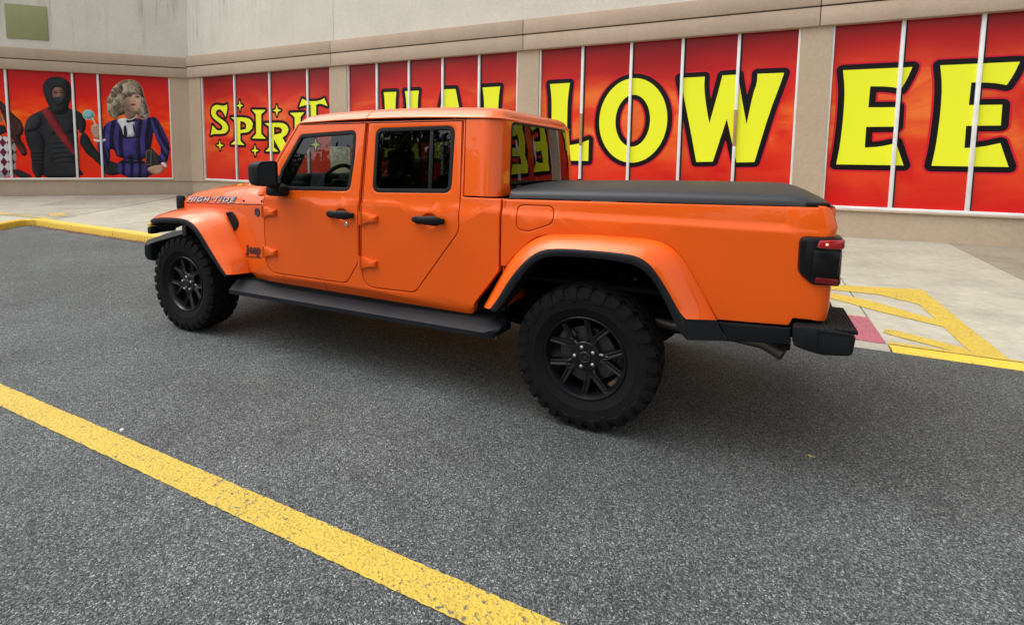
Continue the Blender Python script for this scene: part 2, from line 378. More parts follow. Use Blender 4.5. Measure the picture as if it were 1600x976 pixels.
# filled contour of the distance to a set of polygons (outline lettering)
def sdf_mesh(polys, holes, off, cell):
    segs = []
    for p in polys+holes: segs += [(p[i], p[(i+1) % len(p)]) for i in range(len(p))]
    allp = np.array([q for p in polys for q in p]); x0, z0 = allp.min(0)-off-2*cell; x1, z1 = allp.max(0)+off+2*cell
    nx = int((x1-x0)/cell)+2; nz = int((z1-z0)/cell)+2
    X, Z = np.meshgrid(x0+cell*np.arange(nx), z0+cell*np.arange(nz), indexing='ij')
    d = np.full(X.shape, 1e9); par = np.zeros(X.shape, int)
    for (ax, az), (bx, bz) in segs:
        ex, ez = bx-ax, bz-az; L = ex*ex+ez*ez+1e-12; t = np.clip(((X-ax)*ex+(Z-az)*ez)/L, 0, 1)
        d = np.minimum(d, np.hypot(X-ax-t*ex, Z-az-t*ez))
        if abs(ez) > 1e-12:
            c = ((az > Z) != (bz > Z)) & (X < ex*(Z-az)/ez+ax); par ^= c
    S = np.where(par == 1, -d, d)-off; S[S == 0] = 1e-6
    vs = []; fs = []
    def emit(poly): o = len(vs); vs.extend(poly); fs.append(tuple(range(o, o+len(poly))))
    for j in range(nz-1):
        i = 0
        while i < nx-1:
            q = [(i, j), (i+1, j), (i+1, j+1), (i, j+1)]; s = [S[a] for a in q]; neg = [v < 0 for v in s]
            if all(neg):
                k = i
                while k+1 < nx-1 and S[k+2, j] < 0 and S[k+2, j+1] < 0: k += 1
                emit([(X[i, j], Z[i, j]), (X[k+1, j], Z[i, j]), (X[k+1, j], Z[i, j+1]), (X[i, j], Z[i, j+1])]); i = k+1; continue
            if any(neg):
                poly = []
                for a in range(4):
                    b = (a+1) % 4; pa = (X[q[a]], Z[q[a]]); pb = (X[q[b]], Z[q[b]])
                    if neg[a]: poly.append(pa)
                    if neg[a] != neg[b]: t = s[a]/(s[a]-s[b]); poly.append((pa[0]+t*(pb[0]-pa[0]), pa[1]+t*(pb[1]-pa[1])))
                if len(poly) >= 3: emit(poly)
            i += 1
    return vs, fs
# traced outlines, metres
D = {
'front_window': [(1.063,1.275),(1.152,1.252),(1.721,1.266),(1.763,1.292),(1.771,1.498),(1.765,1.656),(1.746,1.684),(1.7,1.69),(1.311,1.669),(1.252,1.661),(1.21,1.632),(1.129,1.506),(1.092,1.394),(1.064,1.327)],
'front_window_px_outer': [(1.075,1.288),(1.119,1.263),(1.168,1.246),(1.762,1.257),(1.789,1.276)],
'door_a_line': [(1.207,1.723),(1.018,1.466),(0.928,1.411)],
'rear_window': [(1.965,1.313),(1.98,1.282),(2.021,1.262),(2.526,1.276),(2.565,1.289),(2.583,1.322),(2.565,1.663),(2.548,1.698),(2.513,1.709),(2.018,1.703),(1.964,1.689),(1.948,1.651)],
'rear_win_bar': [(2.407,1.292),(2.431,1.293),(2.411,1.692),(2.386,1.692)],
'front_door_ref': [(0.939,1.127),(0.926,0.741),(0.939,0.677),(1.006,0.618),(1.115,0.605),(1.531,0.609),(1.73,0.616),(1.784,0.643),(1.832,0.699),(1.85,0.806),(1.857,1.165),(1.853,1.261),(1.85,1.592),(1.847,1.735)],
'rear_door_ref': [(1.881,1.262),(1.878,1.734),(1.89,1.131),(1.883,0.818),(1.889,0.706),(1.916,0.641),(1.976,0.612),(2.271,0.616),(2.312,0.622),(2.358,0.659),(2.58,0.947),(2.654,1.046),(2.663,1.095),(2.651,1.264),(2.625,1.756)],
'hinges': [(0.919,1.111),(1.062,1.035),(0.905,0.8),(1.068,0.725),(1.881,1.122),(2.03,1.047),(1.87,0.812),(2.029,0.735)],
'fuel': [(3.047,1.168),(3.045,1.2),(3.055,1.222),(3.075,1.229),(3.23,1.234),(3.258,1.227),(3.269,1.207),(3.272,1.161),(3.255,1.139),(3.206,1.114),(3.161,1.095),(3.132,1.089),(3.092,1.089),(3.062,1.104),(3.05,1.131)],
'vent': [(0.377,-0.721,1.029),(0.473,-0.736,1.042),(0.51,-0.742,1.016),(0.56,-0.749,0.957),(0.549,-0.748,0.93),(0.507,-0.741,0.884)],
'badge': [(0.836,-0.792,1.062)],
'word': [(0.669,-0.763,0.784),(0.891,-0.798,0.808),(0.885,-0.795,0.726),(0.661,-0.76,0.699),(0.665,-0.76,0.687),(0.918,-0.799,0.705)],
'lock': [(1.757,1.033)],
'rear_seam': [(2.835,0.597),(2.918,0.74),(2.977,0.851),(3.023,0.92),(3.075,0.976),(3.127,1.024),(3.175,1.056),(3.225,1.072),(3.299,1.079),(3.429,1.088),(3.555,1.095),(3.625,1.092),(3.76,1.094),(3.841,1.09),(3.893,1.078),(3.932,1.054),(3.974,1.012),(4.02,0.944),(4.085,0.832),(4.15,0.709)],
'rear_edge': [(2.947,0.631),(2.975,0.658),(3.04,0.776),(3.09,0.852),(3.128,0.897),(3.182,0.957),(3.225,0.99),(3.257,1.007),(3.316,1.017),(3.394,1.024),(3.59,1.028),(3.657,1.026),(3.747,1.025),(3.8,1.007),(3.841,0.978),(3.884,0.924),(3.926,0.861),(3.979,0.77),(3.996,0.745),(4.024,0.727),(4.058,0.725),(4.156,0.742)],
'rear_low': [(2.982,0.615),(2.999,0.625),(3.078,0.748),(3.124,0.82),(3.162,0.876),(3.217,0.94),(3.248,0.961),(3.293,0.975),(3.397,0.985),(3.593,0.99),(3.66,0.985),(3.732,0.982),(3.785,0.967),(3.833,0.933),(3.875,0.88),(3.923,0.796),(3.965,0.713),(3.995,0.652),(4.019,0.632),(4.072,0.632),(4.199,0.651)],
'front_seam': [(-0.061,-0.654,1.042),(0.158,-0.688,1.051),(0.302,-0.71,1.024),(0.392,-0.724,0.999),(0.471,-0.736,0.915),(0.519,-0.742,0.858),(0.565,-0.747,0.789),(0.668,-0.76,0.679),(0.707,-0.752,0.554)],
'front_edge': [(-0.314,0.907),(-0.293,0.942),(-0.251,0.961),(-0.122,0.977),(0.062,0.984),(0.18,0.978),(0.261,0.951),(0.316,0.911),(0.381,0.849),(0.465,0.753),(0.542,0.676),(0.596,0.615),(0.623,0.587),(0.66,0.579),(0.936,0.617)],
'front_low': [(-0.29,0.871),(-0.26,0.912),(-0.205,0.929),(-0.021,0.938),(0.103,0.945),(0.208,0.928),(0.287,0.881),(0.363,0.804),(0.447,0.715),(0.55,0.626),(0.612,0.562),(0.652,0.559),(0.946,0.602)],
'bed_ref': [(2.938,1.262),(2.948,0.85),(3.878,1.28),(4.528,1.291),(4.605,1.305),(4.622,1.24),(4.629,1.202),(4.619,0.872),(4.606,0.81),(4.152,0.71),(4.293,0.72),(4.466,0.731),(4.48,0.769),(4.583,0.77)],
'bed_trim': [(4.153,0.704),(4.472,0.729),(4.476,0.647),(4.195,0.614)],
'bumper': [(4.477,0.76),(4.48,0.66),(4.515,0.644),(4.591,0.641),(4.617,0.634),(4.706,0.656),(4.715,0.684),(4.711,0.747),(4.69,0.756),(4.573,0.753)],
'tail': [(4.489,1.036),(4.485,1.132),(4.49,1.153),(4.504,1.163),(4.622,1.172),(4.643,1.167),(4.653,1.15),(4.655,1.082),(4.655,0.953),(4.644,0.948),(4.569,0.94),(4.543,0.954),(4.504,0.983),(4.492,1.007)],
'exhaust': [(4.457,0.509),(4.391,0.539),(4.238,0.537)],
'runboard': [(0.616,0.446),(0.615,0.41),(2.251,0.438),(2.914,0.474),(2.921,0.454),(2.989,0.556)],
'runboard_in': [(0.637,0.506),(0.75,0.514),(0.966,0.494),(2.162,0.489),(2.754,0.527),(2.932,0.521)],
'hood_crease': [(-0.268,-0.52,1.15),(-0.007,-0.52,1.213)],
'L': [(0.038,3.2),(0.515,3.208),(0.48,2.932),(0.467,2.563),(0.478,1.808),(0.655,1.829),(0.825,1.87),(0.984,1.935),(0.984,1.484),(0.002,1.451),(0.041,1.732),(0.093,2.573),(0.084,2.949)],
'O_out': [(1.923,3.238),(2.643,2.349),(1.986,1.441),(1.221,2.341),(2.34,3.025),(1.449,3.08)],
'O_in': [(1.927,2.89),(2.294,2.338),(1.946,1.784),(1.564,2.373)],
'W': [(2.855,3.193),(3.328,3.195),(3.327,2.976),(3.377,2.627),(3.455,2.258),(3.559,2.729),(3.655,3.201),(3.935,3.205),(3.989,2.89),(4.129,2.227),(4.212,2.809),(4.272,3.017),(4.272,3.199),(4.722,3.192),(4.659,2.945),(4.514,2.448),(4.303,1.493),(3.985,1.481),(3.772,2.342),(3.554,1.49),(3.242,1.478),(3.123,2.04),(2.936,2.865)],
'E1': [(5.652,3.189),(6.654,3.18),(6.584,2.964),(6.521,2.812),(6.418,2.845),(6.076,2.877),(6.07,2.509),(6.51,2.499),(6.516,2.155),(6.059,2.158),(6.061,1.789),(6.286,1.809),(6.506,1.886),(6.63,1.477),(5.647,1.471),(5.688,1.849),(5.708,2.447),(5.706,2.842)],
'E2': [(7.029,3.182),(8.017,3.18),(7.956,2.975),(7.894,2.811),(7.694,2.857),(7.443,2.88),(7.449,2.495),(7.85,2.49),(7.857,2.159),(7.441,2.153),(7.449,1.777),(7.701,1.8),(7.886,1.854),(8.022,1.464),(7.032,1.479),(7.076,1.94),(7.081,2.406),(7.087,2.867)],
'H': [(-4.697,3.213),(-4.281,3.203),(-4.305,3.012),(-4.32,2.725),(-4.666,2.735),(-4.664,3.026),(-4.005,3.212),(-3.561,3.203),(-3.593,2.985),(-3.609,2.744),(-3.939,2.741),(-3.962,2.999)],
'A': [(-2.765,3.208),(-2.461,3.199),(-2.358,2.758),(-2.832,3.06),(-2.971,2.764)],
'L2': [(-1.69,3.212),(-1.276,3.205),(-1.307,3.021),(-1.317,2.736),(-1.641,2.747),(-1.653,3.036)],
'sp_S': [(-11.015,3.081),(-11.006,2.909),(-11.103,2.689),(-11.189,2.825),(-11.31,2.918),(-11.441,2.94),(-11.543,2.896),(-11.581,2.81),(-11.508,2.713),(-11.308,2.622),(-11.095,2.517),(-10.993,2.389),(-10.992,2.282),(-11.094,2.186),(-11.276,2.151),(-11.736,2.155),(-11.862,2.112),(-11.761,2.434),(-11.654,2.352),(-11.546,2.27),(-11.397,2.254),(-11.285,2.296),(-11.264,2.394),(-11.386,2.493),(-11.64,2.615),(-11.791,2.742),(-11.812,2.878),(-11.749,3.011),(-11.6,3.078),(-11.396,3.072),(-11.18,3.029)],
'sp_P': [(-10.846,2.669),(-10.163,2.654),(-9.92,2.586),(-9.828,2.459),(-9.87,2.303),(-10.053,2.189),(-10.423,2.172),(-10.423,1.92),(-10.24,1.795),(-10.884,1.817),(-10.681,1.931),(-10.642,2.572)],
'sp_P_in': [(-10.407,2.539),(-10.22,2.522),(-10.131,2.429),(-10.157,2.296),(-10.419,2.257)],
'sp_I': [(-9.857,2.883),(-9.24,2.861),(-9.442,2.727),(-9.463,2.142),(-9.261,1.992),(-9.882,2.002),(-9.689,2.144),(-9.682,2.733)],
'sp_R': [(-9.299,2.459),(-8.588,2.47),(-8.355,2.399),(-8.275,2.264),(-8.364,2.105),(-8.545,2.025),(-8.395,1.83),(-8.122,1.595),(-8.616,1.586),(-8.915,1.983),(-8.923,1.727),(-8.725,1.602),(-9.294,1.606),(-9.128,1.727),(-9.111,2.361)],
'sp_R_in': [(-8.898,2.34),(-8.64,2.337),(-8.538,2.251),(-8.598,2.151),(-8.896,2.103)],
'sp_I2': [(-8.206,2.748),(-7.623,2.749),(-7.775,2.613),(-7.79,2.044),(-7.626,1.911),(-8.183,1.913),(-8.018,2.045),(-8.016,2.618)],
'sp_T': [(-7.694,3.145),(-7.473,3.059),(-7.036,3.056),(-6.828,3.128),(-6.709,2.905),(-6.994,2.991),(-7.151,2.951),(-7.157,2.25),(-7.012,2.119),(-7.496,2.117),(-7.369,2.236),(-7.361,2.958),(-7.52,2.964),(-7.821,2.915)],
'stars': [[(-10.407,3.025),(-10.272,3.021),(-10.4,3.183)],[(-8.757,2.834),(-8.596,2.829),(-8.753,2.985)],[(-11.42,1.784),(-11.255,1.784),(-11.413,1.93)],[(-9.759,1.628),(-9.607,1.628),(-9.753,1.785)],[(-7.193,1.813),(-7.036,1.813),(-7.19,1.968)]],
'lw_win': [(-0.592,4.023),(-0.645,0.719),(-5.356,0.686),(-5.17,4.056)],
'lw_mull': [(-5.034,4.051),(-5.045,0.699),(-3.304,4.024),(-3.336,0.704),(-2.623,4.03),(-2.642,0.703)],
'lw_fascia': [(-5.102,4.046),(0.037,4.066),(-5.081,4.421),(0.048,4.394),(-5.065,4.717),(0.059,4.731)],
'lw_plate': [(-4.936,6.018),(-3.873,6.008),(-3.875,4.984),(-4.928,4.997)],
'lw_base': [(-5.383,0.186),(-0.122,0.152)],
'f_man_body': [(-4.02,2.952),(-4.327,2.782),(-4.576,2.616),(-4.69,2.21),(-4.641,1.74),(-4.576,1.56),(-4.603,0.675),(-3.188,0.673),(-3.382,1.116),(-3.419,1.578),(-3.259,1.673),(-2.675,1.073),(-2.609,0.743),(-2.16,0.839),(-2.187,1.171),(-2.504,1.31),(-2.66,1.402),(-2.978,1.817),(-3.099,2.185),(-3.001,2.603),(-3.145,2.873),(-3.41,2.977)],
'f_man_hood': [(-3.955,3.112),(-4.068,3.331),(-4.088,3.599),(-3.977,3.806),(-3.821,3.913),(-3.631,3.938),(-3.463,3.889),(-3.335,3.752),(-3.301,3.505),(-3.36,3.229),(-3.446,3.044),(-3.495,2.814),(-3.914,2.798)],
'f_man_face': [(-3.862,3.476),(-3.78,3.615),(-3.608,3.633),(-3.491,3.54),(-3.479,3.314),(-3.556,3.13),(-3.676,3.025),(-3.787,3.083),(-3.854,3.252)],
'f_man_sash': [(-4.135,2.902),(-3.944,2.955),(-3.358,1.625),(-3.408,1.393)],
'f_hair': [(-2.411,2.995),(-2.414,3.203),(-2.29,3.51),(-2.16,3.725),(-1.953,3.875),(-1.749,3.924),(-1.547,3.874),(-1.41,3.695),(-1.361,3.368),(-1.289,3.088),(-1.223,2.854),(-1.304,2.685),(-1.492,2.654),(-1.608,2.839),(-1.874,2.829),(-2.081,2.728),(-2.246,2.652),(-2.393,2.763)],
'f_face': [(-1.904,3.296),(-1.847,3.509),(-1.639,3.598),(-1.459,3.481),(-1.426,3.271),(-1.497,3.056),(-1.625,2.933),(-1.669,2.86),(-1.61,2.792),(-1.8,2.644),(-1.952,2.733),(-1.869,2.97)],
'f_bangs': [(-1.937,3.294),(-1.929,3.667),(-1.752,3.84),(-1.51,3.76),(-1.4,3.413),(-1.521,3.492),(-1.707,3.445),(-1.852,3.382)],
'f_collar': [(-2.186,2.631),(-1.961,2.709),(-1.8,2.644),(-1.635,2.895),(-1.572,2.723),(-1.699,2.624),(-1.678,2.104),(-2.028,2.072),(-2.063,2.4)],
'f_bow': [(-1.922,2.663),(-1.78,2.645),(-1.613,2.721),(-1.597,2.604),(-1.762,2.589),(-1.886,2.538)],
'f_blazer': [(-2.617,2.384),(-2.368,2.601),(-2.146,2.632),(-1.987,2.073),(-1.679,2.09),(-1.543,2.724),(-1.215,2.83),(-1.001,2.743),(-0.875,2.388),(-0.67,1.814),(-0.811,1.23),(-1.048,1.131),(-1.157,1.276),(-0.965,1.664),(-1.123,1.95),(-1.263,1.563),(-1.4,1.273),(-1.213,0.67),(-2.289,0.672),(-2.26,1.36),(-2.367,1.688),(-2.534,1.545),(-2.594,1.074),(-2.825,1.26),(-2.857,1.89),(-2.677,1.917)],
'f_skirtband': [(-2.26,1.36),(-1.42,1.297),(-1.424,1.201),(-2.265,1.241)],
'f_stripe1': [(-2.261,2.301),(-2.16,2.304),(-2.051,1.504),(-2.141,1.494)],
'f_stripe2': [(-1.456,2.513),(-1.352,2.517),(-1.491,1.608),(-1.574,1.606)],
'f_stripe3': [(-1.117,2.667),(-1.012,2.671),(-0.852,1.859),(-0.951,1.809)],
'f_stripe4': [(-2.479,2.341),(-2.397,2.39),(-2.341,1.83),(-2.385,1.735)],
'f_stripe5': [(-1.982,1.196),(-1.9,1.197),(-1.942,0.671),(-2.036,0.672)],
'f_stripe6': [(-1.673,1.199),(-1.59,1.2),(-1.59,0.671),(-1.682,0.671)],
'f_lapel': [(-2.148,2.585),(-2.05,2.024),(-1.599,2.035),(-1.45,2.656),(-1.544,2.7),(-1.679,2.08),(-1.995,2.073),(-2.085,2.634)],
'f_hand1': [(-2.918,2.282),(-2.871,2.446),(-2.751,2.487),(-2.616,2.407),(-2.673,2.01),(-2.832,2.006),(-2.866,2.122)],
'f_cuff1': [(-2.871,2.015),(-2.514,2.014),(-2.55,1.91),(-2.857,1.89)],
'f_hand2': [(-1.473,1.008),(-1.238,1.13),(-0.983,1.156),(-0.926,0.986),(-1.102,0.816),(-1.291,0.84)],
'f_cuff2': [(-1.045,1.204),(-0.916,1.254),(-0.823,1.133),(-0.882,1.026)],
'f_book': [(-1.51,1.128),(-1.427,1.657),(-1.237,1.708),(-0.997,1.374),(-1.068,1.155),(-1.325,1.057)],
'f_stick': [(-2.862,2.654),(-2.822,2.665),(-2.741,2.45),(-2.781,2.435)],
'f_lolly': [(-2.77,2.773),(-2.786,2.71),(-2.827,2.657),(-2.885,2.624),(-2.951,2.615),(-3.012,2.632),(-3.058,2.673),(-3.082,2.73),(-3.079,2.793),(-3.05,2.851),(-3.0,2.895),(-2.937,2.917),(-2.872,2.913),(-2.817,2.884),(-2.781,2.834)],
'f_eye1': [(-1.809,3.44),(-1.707,3.445),(-1.721,3.398),(-1.802,3.403)],
'f_eye2': [(-1.566,3.396),(-1.476,3.372),(-1.486,3.334),(-1.567,3.349)],
'f_lips': [(-1.8,3.16),(-1.676,3.203),(-1.583,3.16),(-1.701,3.09)],
'f_girl_hair': [(-5.361,3.181),(-5.22,3.153),(-5.08,3.084),(-4.916,2.76),(-4.674,2.501),(-4.664,2.144),(-4.813,1.961),(-4.694,1.784),(-4.634,1.514),(-4.772,1.355),(-4.917,1.735),(-5.054,2.222),(-5.187,2.44),(-5.4,2.477)],
'f_girl_face': [(-5.373,2.962),(-5.213,2.947),(-5.159,2.618),(-5.133,2.442),(-5.409,2.323)],
'f_girl_top': [(-5.427,1.991),(-5.064,2.044),(-4.898,1.735),(-4.961,1.24),(-5.028,0.676),(-5.501,0.676)],
'f_girl_glove': [(-5.008,1.059),(-4.616,0.789),(-4.622,0.675),(-5.047,0.676)],
'hood_seam': [(-0.368,-0.607,1.066),(-0.195,-0.634,1.075),(0.602,-0.756,1.119),(0.937,-0.806,1.129)],
'word_hi': [(-0.313,-0.616,1.078),(0.526,-0.744,1.13),(0.536,-0.738,1.185),(-0.285,-0.62,1.132)],
'hatch': [[(5.255,3.843),(5.33,3.886),(6.073,3.958),(6.068,1.658),(6.193,1.695),(6.063,1.315),(5.747,1.407),(5.346,1.306),(5.371,1.553),(5.808,1.609),(5.892,1.837),(5.885,3.28),(5.543,3.445),(5.24,3.719)],[(5.142,3.304),(5.439,3.185),(5.866,2.693),(5.898,2.391),(5.803,2.509),(5.449,2.72),(5.1,3.074)],[(5.361,1.989),(5.39,2.085),(5.446,2.115),(5.888,1.844),(5.802,1.606),(5.476,1.899)]],
'pad': [(5.172,2.34),(5.356,2.399),(5.375,1.613),(5.119,1.6)],
'scrap': [(1.274,-2.074),(4.606,-0.581)],
'yline': [(-0.04,-2.093),(3.796,-2.091),(0.316,-2.226),(3.547,-2.22)],
'leftmark': [(-10.236,1.703),(-8.954,1.689),(-9.544,1.446),(-8.423,1.402),(-10.232,2.657),(-9.815,2.76),(-9.122,2.42),(-9.237,2.199)],
}
# ------------------------------------------------------------------ ground
def sheet(x0, x1, y0, y1, nx, ny, fz):
    b = MB(); rows = []
    for j in range(ny+1):
        y = y0+(y1-y0)*j/ny; rows.append([(x0+(x1-x0)*i/nx, y, fz(x0+(x1-x0)*i/nx, y)) for i in range(nx+1)])
    return b.loft(rows)
o = MB().add([(-400,-400,0),(400,-400,0),(400,400,0),(-400,400,0)], [(0,1,2,3)]).build('parking_lot', MT['asphalt'], ang=0); tag(o, kind='structure')
lot = o
def kerb_y(x): return 1.47 if x > 4 else 1.47+(4-x)*.024
def zs(x, y):                         # pavement surface
    t = min(1, max(0, (y-1.45)/6.4)); zr = .012+.13*t**1.1; zl = .125+.03*t
    k = min(1, max(0, (x-1.2)/2.6)); k = k*k*(3-2*k); return zl*(1-k)+zr*k
pav = MB().build('pavement', MT['joint'], ang=0); tag(pav, kind='structure'); PB = MB()
def slab(poly, hgt=.028, nm='concrete_slab', mat='concrete', gap=.009, dz=0, sub=3):
    p = offs(ccw(poly), gap); b = MB(); PB.add([(x, y, zs(x, y)-.014) for x, y in ccw(poly)], [tuple(range(len(poly)))])
    if len(p) == 4:
        P = [Vector(q) for q in p]; rows = []
        for i in range(sub+1):
            s = i/sub; rows.append([])
            for j in range(sub+1):
                t = j/sub; q = (P[0]*(1-t)+P[1]*t)*(1-s)+(P[3]*(1-t)+P[2]*t)*s; rows[-1].append((q.x, q.y, zs(q.x, q.y)+dz))
        b.loft(rows)
    else: b.add([(x, y, zs(x, y)+dz) for x, y in p], tri_ring([p]))
    n = len(p); o_ = offs(p, -.004)
    b.loft([[(x, y, zs(x, y)+dz-hgt) for x, y in o_], [(x, y, zs(x, y)+dz-.006) for x, y in o_], [(x, y, zs(x, y)+dz) for x, y in p]], closed=True)
    return b.build(nm, MT[mat], pav, ang=30)
xs = [-6.67+2*i for i in range(13)]
PADX0, PADX1 = 4.02, 5.335
for x0, x1 in zip(xs[:-1], xs[1:]):
    if abs(x1-5.33) < .01:            # the ramp slab with the tactile pad let in
        slab([(x0,2.40),(x1,2.40),(x1,3.95),(x0,3.95)]); slab([(x0,1.62),(PADX0,1.62),(PADX0,2.40),(x0,2.40)])
    else: slab([(x0, kerb_y(x0)+.15),(x1, kerb_y(x1)+.15),(x1,3.95),(x0,3.95)])
    slab([(x0,3.95),(x1,3.95),(x1,7.86),(x0,7.86)], mat='oldconcrete' if abs(x0-7.33) < .01 else 'concrete')
slab([(-8.6,1.93),(-6.67,1.88),(-6.67,4.2),(-10.3,4.35)], gap=.02); slab([(-10.3,4.35),(-6.67,4.2),(-6.67,7.86),(-12.75,7.86)], gap=.02)
slab([(-12.6,1.65),(-9.2,1.9),(-8.6,1.93),(-10.3,4.35),(-12.3,3.3)], gap=.02); slab([(-12.3,3.3),(-10.3,4.35),(-12.8,7.8),(-14.75,5.85)], gap=.02)
slab([(-14.2,1.0),(-12.6,1.65),(-12.3,3.3),(-14.75,5.85),(-17.2,3.4)], gap=.02); slab([(-12.6,1.65),(-14.2,1.0),(-17.2,3.4),(-29.5,-8.8),(-13,-8.8),(-13,-2.3)], gap=.02); slab([(-12.6,1.65),(-13,-2.3),(-5.72,-2.3),(-7.72,-.1),(-8.42,.64),(-8.88,1.13),(-9.12,1.45),(-9.2,1.7),(-9.2,1.9)], gap=.02)
pav.data.from_pydata(PB.v, [], PB.f)
# kerb stones
def kerb(path, name, mat, h_fn, parent=pav, w=.15):
    P = [Vector(p) for p in path]; rows = []
    for i, p in enumerate(P):
        t = (P[min(i+1, len(P)-1)]-P[max(i-1, 0)]).normalized(); n = Vector((-t.y, t.x)); h = h_fn(p.x, p.y)
        rows.append([(*(p+n*d), z) for d, z in ((-.004,-.05),(0,.002),(.012,max(.004,h-.03)),(.02,max(.006,h-.012)),(.036,h),(w-.006,h+.004),(w,h-.004),(w,-.05))])
    b = MB().loft([r for r in rows]); b.fan(rows[0]); b.fan(rows[-1][::-1]); b.f = [tuple(reversed(f)) for f in b.f]
    return b.build(name, MT[mat], parent, ang=40)
kh = lambda x, y: zs(x, 1.45)+.002
def kpath(x0, x1, n=6): return [(x0+(x1-x0)*i/n, kerb_y(x0+(x1-x0)*i/n)) for i in range(n+1)]
ks = [-8.35,-6.0,-3.0,0.0,2.6]
for a, b in zip(ks[:-1], ks[1:]): kerb(kpath(a+.006, b-.006), 'kerb_stone', 'yellow2', kh)
kerb(kpath(2.612, 4.0), 'kerb_stone', 'yellow2', kh)
kerb(kpath(4.012, 5.33), 'kerb_stone', 'concrete', kh)
for a, b in ((5.34, 8.0),(8.0, 11),(11,14),(14,17)): kerb(kpath(a+.006, b-.006), 'kerb_stone', 'yellow2', kh)
kerb([(-8.36,1.77),(-8.7,1.82),(-8.95,1.80),(-9.06,1.68),(-8.98,1.50),(-8.75,1.22),(-8.3,.75),(-7.6,0),(-6.9,-.8),(-5.6,-2.2)][::-1], 'kerb_stone', 'yellow2', kh)
# tactile pad with rows of domes
tp = MB().rbox(PADX0+.006, PADX1-.006, 1.626, 2.395, -.02, .022, .004)
for i in range(22):
    for j in range(13):
        cx, cy = PADX0+.03+.06*i, 1.655+.06*j
        if cx < PADX1-.02:
            tp.loft([[(cx+r*math.cos(a*math.pi/3), cy+r*math.sin(a*math.pi/3), z) for a in range(6)] for r, z in ((.017,.022),(.014,.026),(.008,.0275))], closed=True)
            tp.fan([(cx+.008*math.cos(a*math.pi/3), cy+.008*math.sin(a*math.pi/3), .0275) for a in range(6)])
tp.tf(lambda x, y, z: (x, y, z+zs(x, y)-.016)); tp.build('tactile_pad', MT['tactile'], pav)
# painted markings on the pavement (4 mm above it) and on the asphalt
def mark(poly, name, mat, parent, zf, jit=.004, step=.06):
    pts = []; p = ccw(poly)
    for i in range(len(p)):
        a, b = Vector(p[i]), Vector(p[(i+1) % len(p)]); n = max(1, int((b-a).length/step))
        for k in range(n): q = a.lerp(b, k/n); pts.append((q.x+random.uniform(-jit, jit), q.y+random.uniform(-jit, jit)))
    return MB().add([(x, y, zf(x, y)) for x, y in pts], tri_ring([pts])).build(name, MT[mat], parent, ang=0)
zp = lambda x, y: zs(x, y)+.005
H = [([(4.55,3.62),(5.30,3.70),(6.08,3.90),(6.10,1.63),(5.89,1.63),(5.885,3.16),(5.58,3.42),(4.55,3.42)]),
     ([(4.5,3.46),(5.14,3.24),(5.44,3.10),(5.885,2.62),(5.885,2.38),(5.80,2.44),(5.449,2.68),(5.1,3.0),(4.5,3.24)]),
     ([(5.36,1.95),(5.40,2.07),(5.50,2.06),(5.885,1.80),(5.885,1.632),(5.70,1.72),(5.47,1.86)]),
     ([(5.345,1.628),(12,1.628),(12,1.72),(7,1.70),(6.2,1.66),(5.85,1.68),(5.36,1.70)])]
for h in H: mark(h, 'hatch_marking', 'yellow', pav, zp)
mark([(-12.5,1.62),(-9.3,1.95),(-8.75,1.95),(-9.1,2.08),(-10.2,2.05),(-12.5,1.95)], 'faded_marking', 'faded', pav, zp, .02)
mark([(-10.1,2.5),(-9.75,2.75),(-9.3,2.45),(-8.9,2.42),(-9.15,2.2),(-9.6,2.3)], 'faded_marking', 'faded', pav, zp, .03)
mark([(-14,-2.235),(9,-2.235),(9,-2.092),(-14,-2.092)], 'parking_stripe', 'yellow', lot, lambda x, y: .004, .0026, .023)
# fallen leaves in the gutter
def leafmat(): return mk_leaf('dead_leaf', (.06, .022, .012), (.30, .13, .05))
MT['dleaf'] = leafmat()
lv = MB()
def leaf(b, x, y, z, s):
    a = random.uniform(0, 6.28); c, d = math.cos(a)*s, math.sin(a)*s; h = random.uniform(.1, .5)*s
    b.add([(x-c, y-d, z+.003), (x-d*.5, y+c*.5, z+h), (x+c, y+d, z+.004), (x+d*.5, y-c*.5, z+h*.8)], [(0,3,1),(1,3,2)])
for _ in range(1150):
    x = random.uniform(-9.0, 4) if random.random() < .35 else random.uniform(-9.0, -3.5); leaf(lv, x, kerb_y(x)-.02-abs(random.gauss(0, .04)), .002, random.uniform(.018, .042))
for _ in range(60): x = random.uniform(5.4, 12); leaf(lv, x, kerb_y(x)-.01-abs(random.gauss(0,.02)), .001, random.uniform(.006, .014))
for _ in range(420):
    x = random.uniform(-13, -3); y = random.uniform(2.2, 7.8) if random.random() < .35 else 7.82-abs(random.gauss(0, .25)); 
    leaf(lv, x, y, zs(x, y)+.002, random.uniform(.012, .038))
o = lv.build('leaf_litter', MT['dleaf'], ang=0); tag(o, 'brown dead leaves scattered in the gutter along the yellow kerb', 'leaves', kind='stuff')
b = MB(); leaf(b, 0, 0, 0, .013); b.add([(-.022,.006,.003),(.022,-.008,.004),(.023,-.005,.006)], [(0,1,2)])
o = b.build('fallen_leaf', [mk_leaf('yellow_leaf', (.55, .38, .05), (.6, .42, .06))], ang=0); o.location = (4.606,-.581,.006); tag(o, 'small yellow leaf lying alone on the asphalt behind the pickup', 'leaf')
b = MB()
rnd = random.Random(4)
pp = [(.016*math.cos(a)*rnd.uniform(.6,1.2), .012*math.sin(a)*rnd.uniform(.6,1.2)) for a in np.linspace(0, 6.28, 9)[:-1]]
b.loft([[(x, y, .0) for x, y in pp], [(x*.8, y*.8, .006+rnd.uniform(0,.004)) for x, y in pp]], closed=True); b.fan([(x*.8, y*.8, .0075) for x, y in pp])
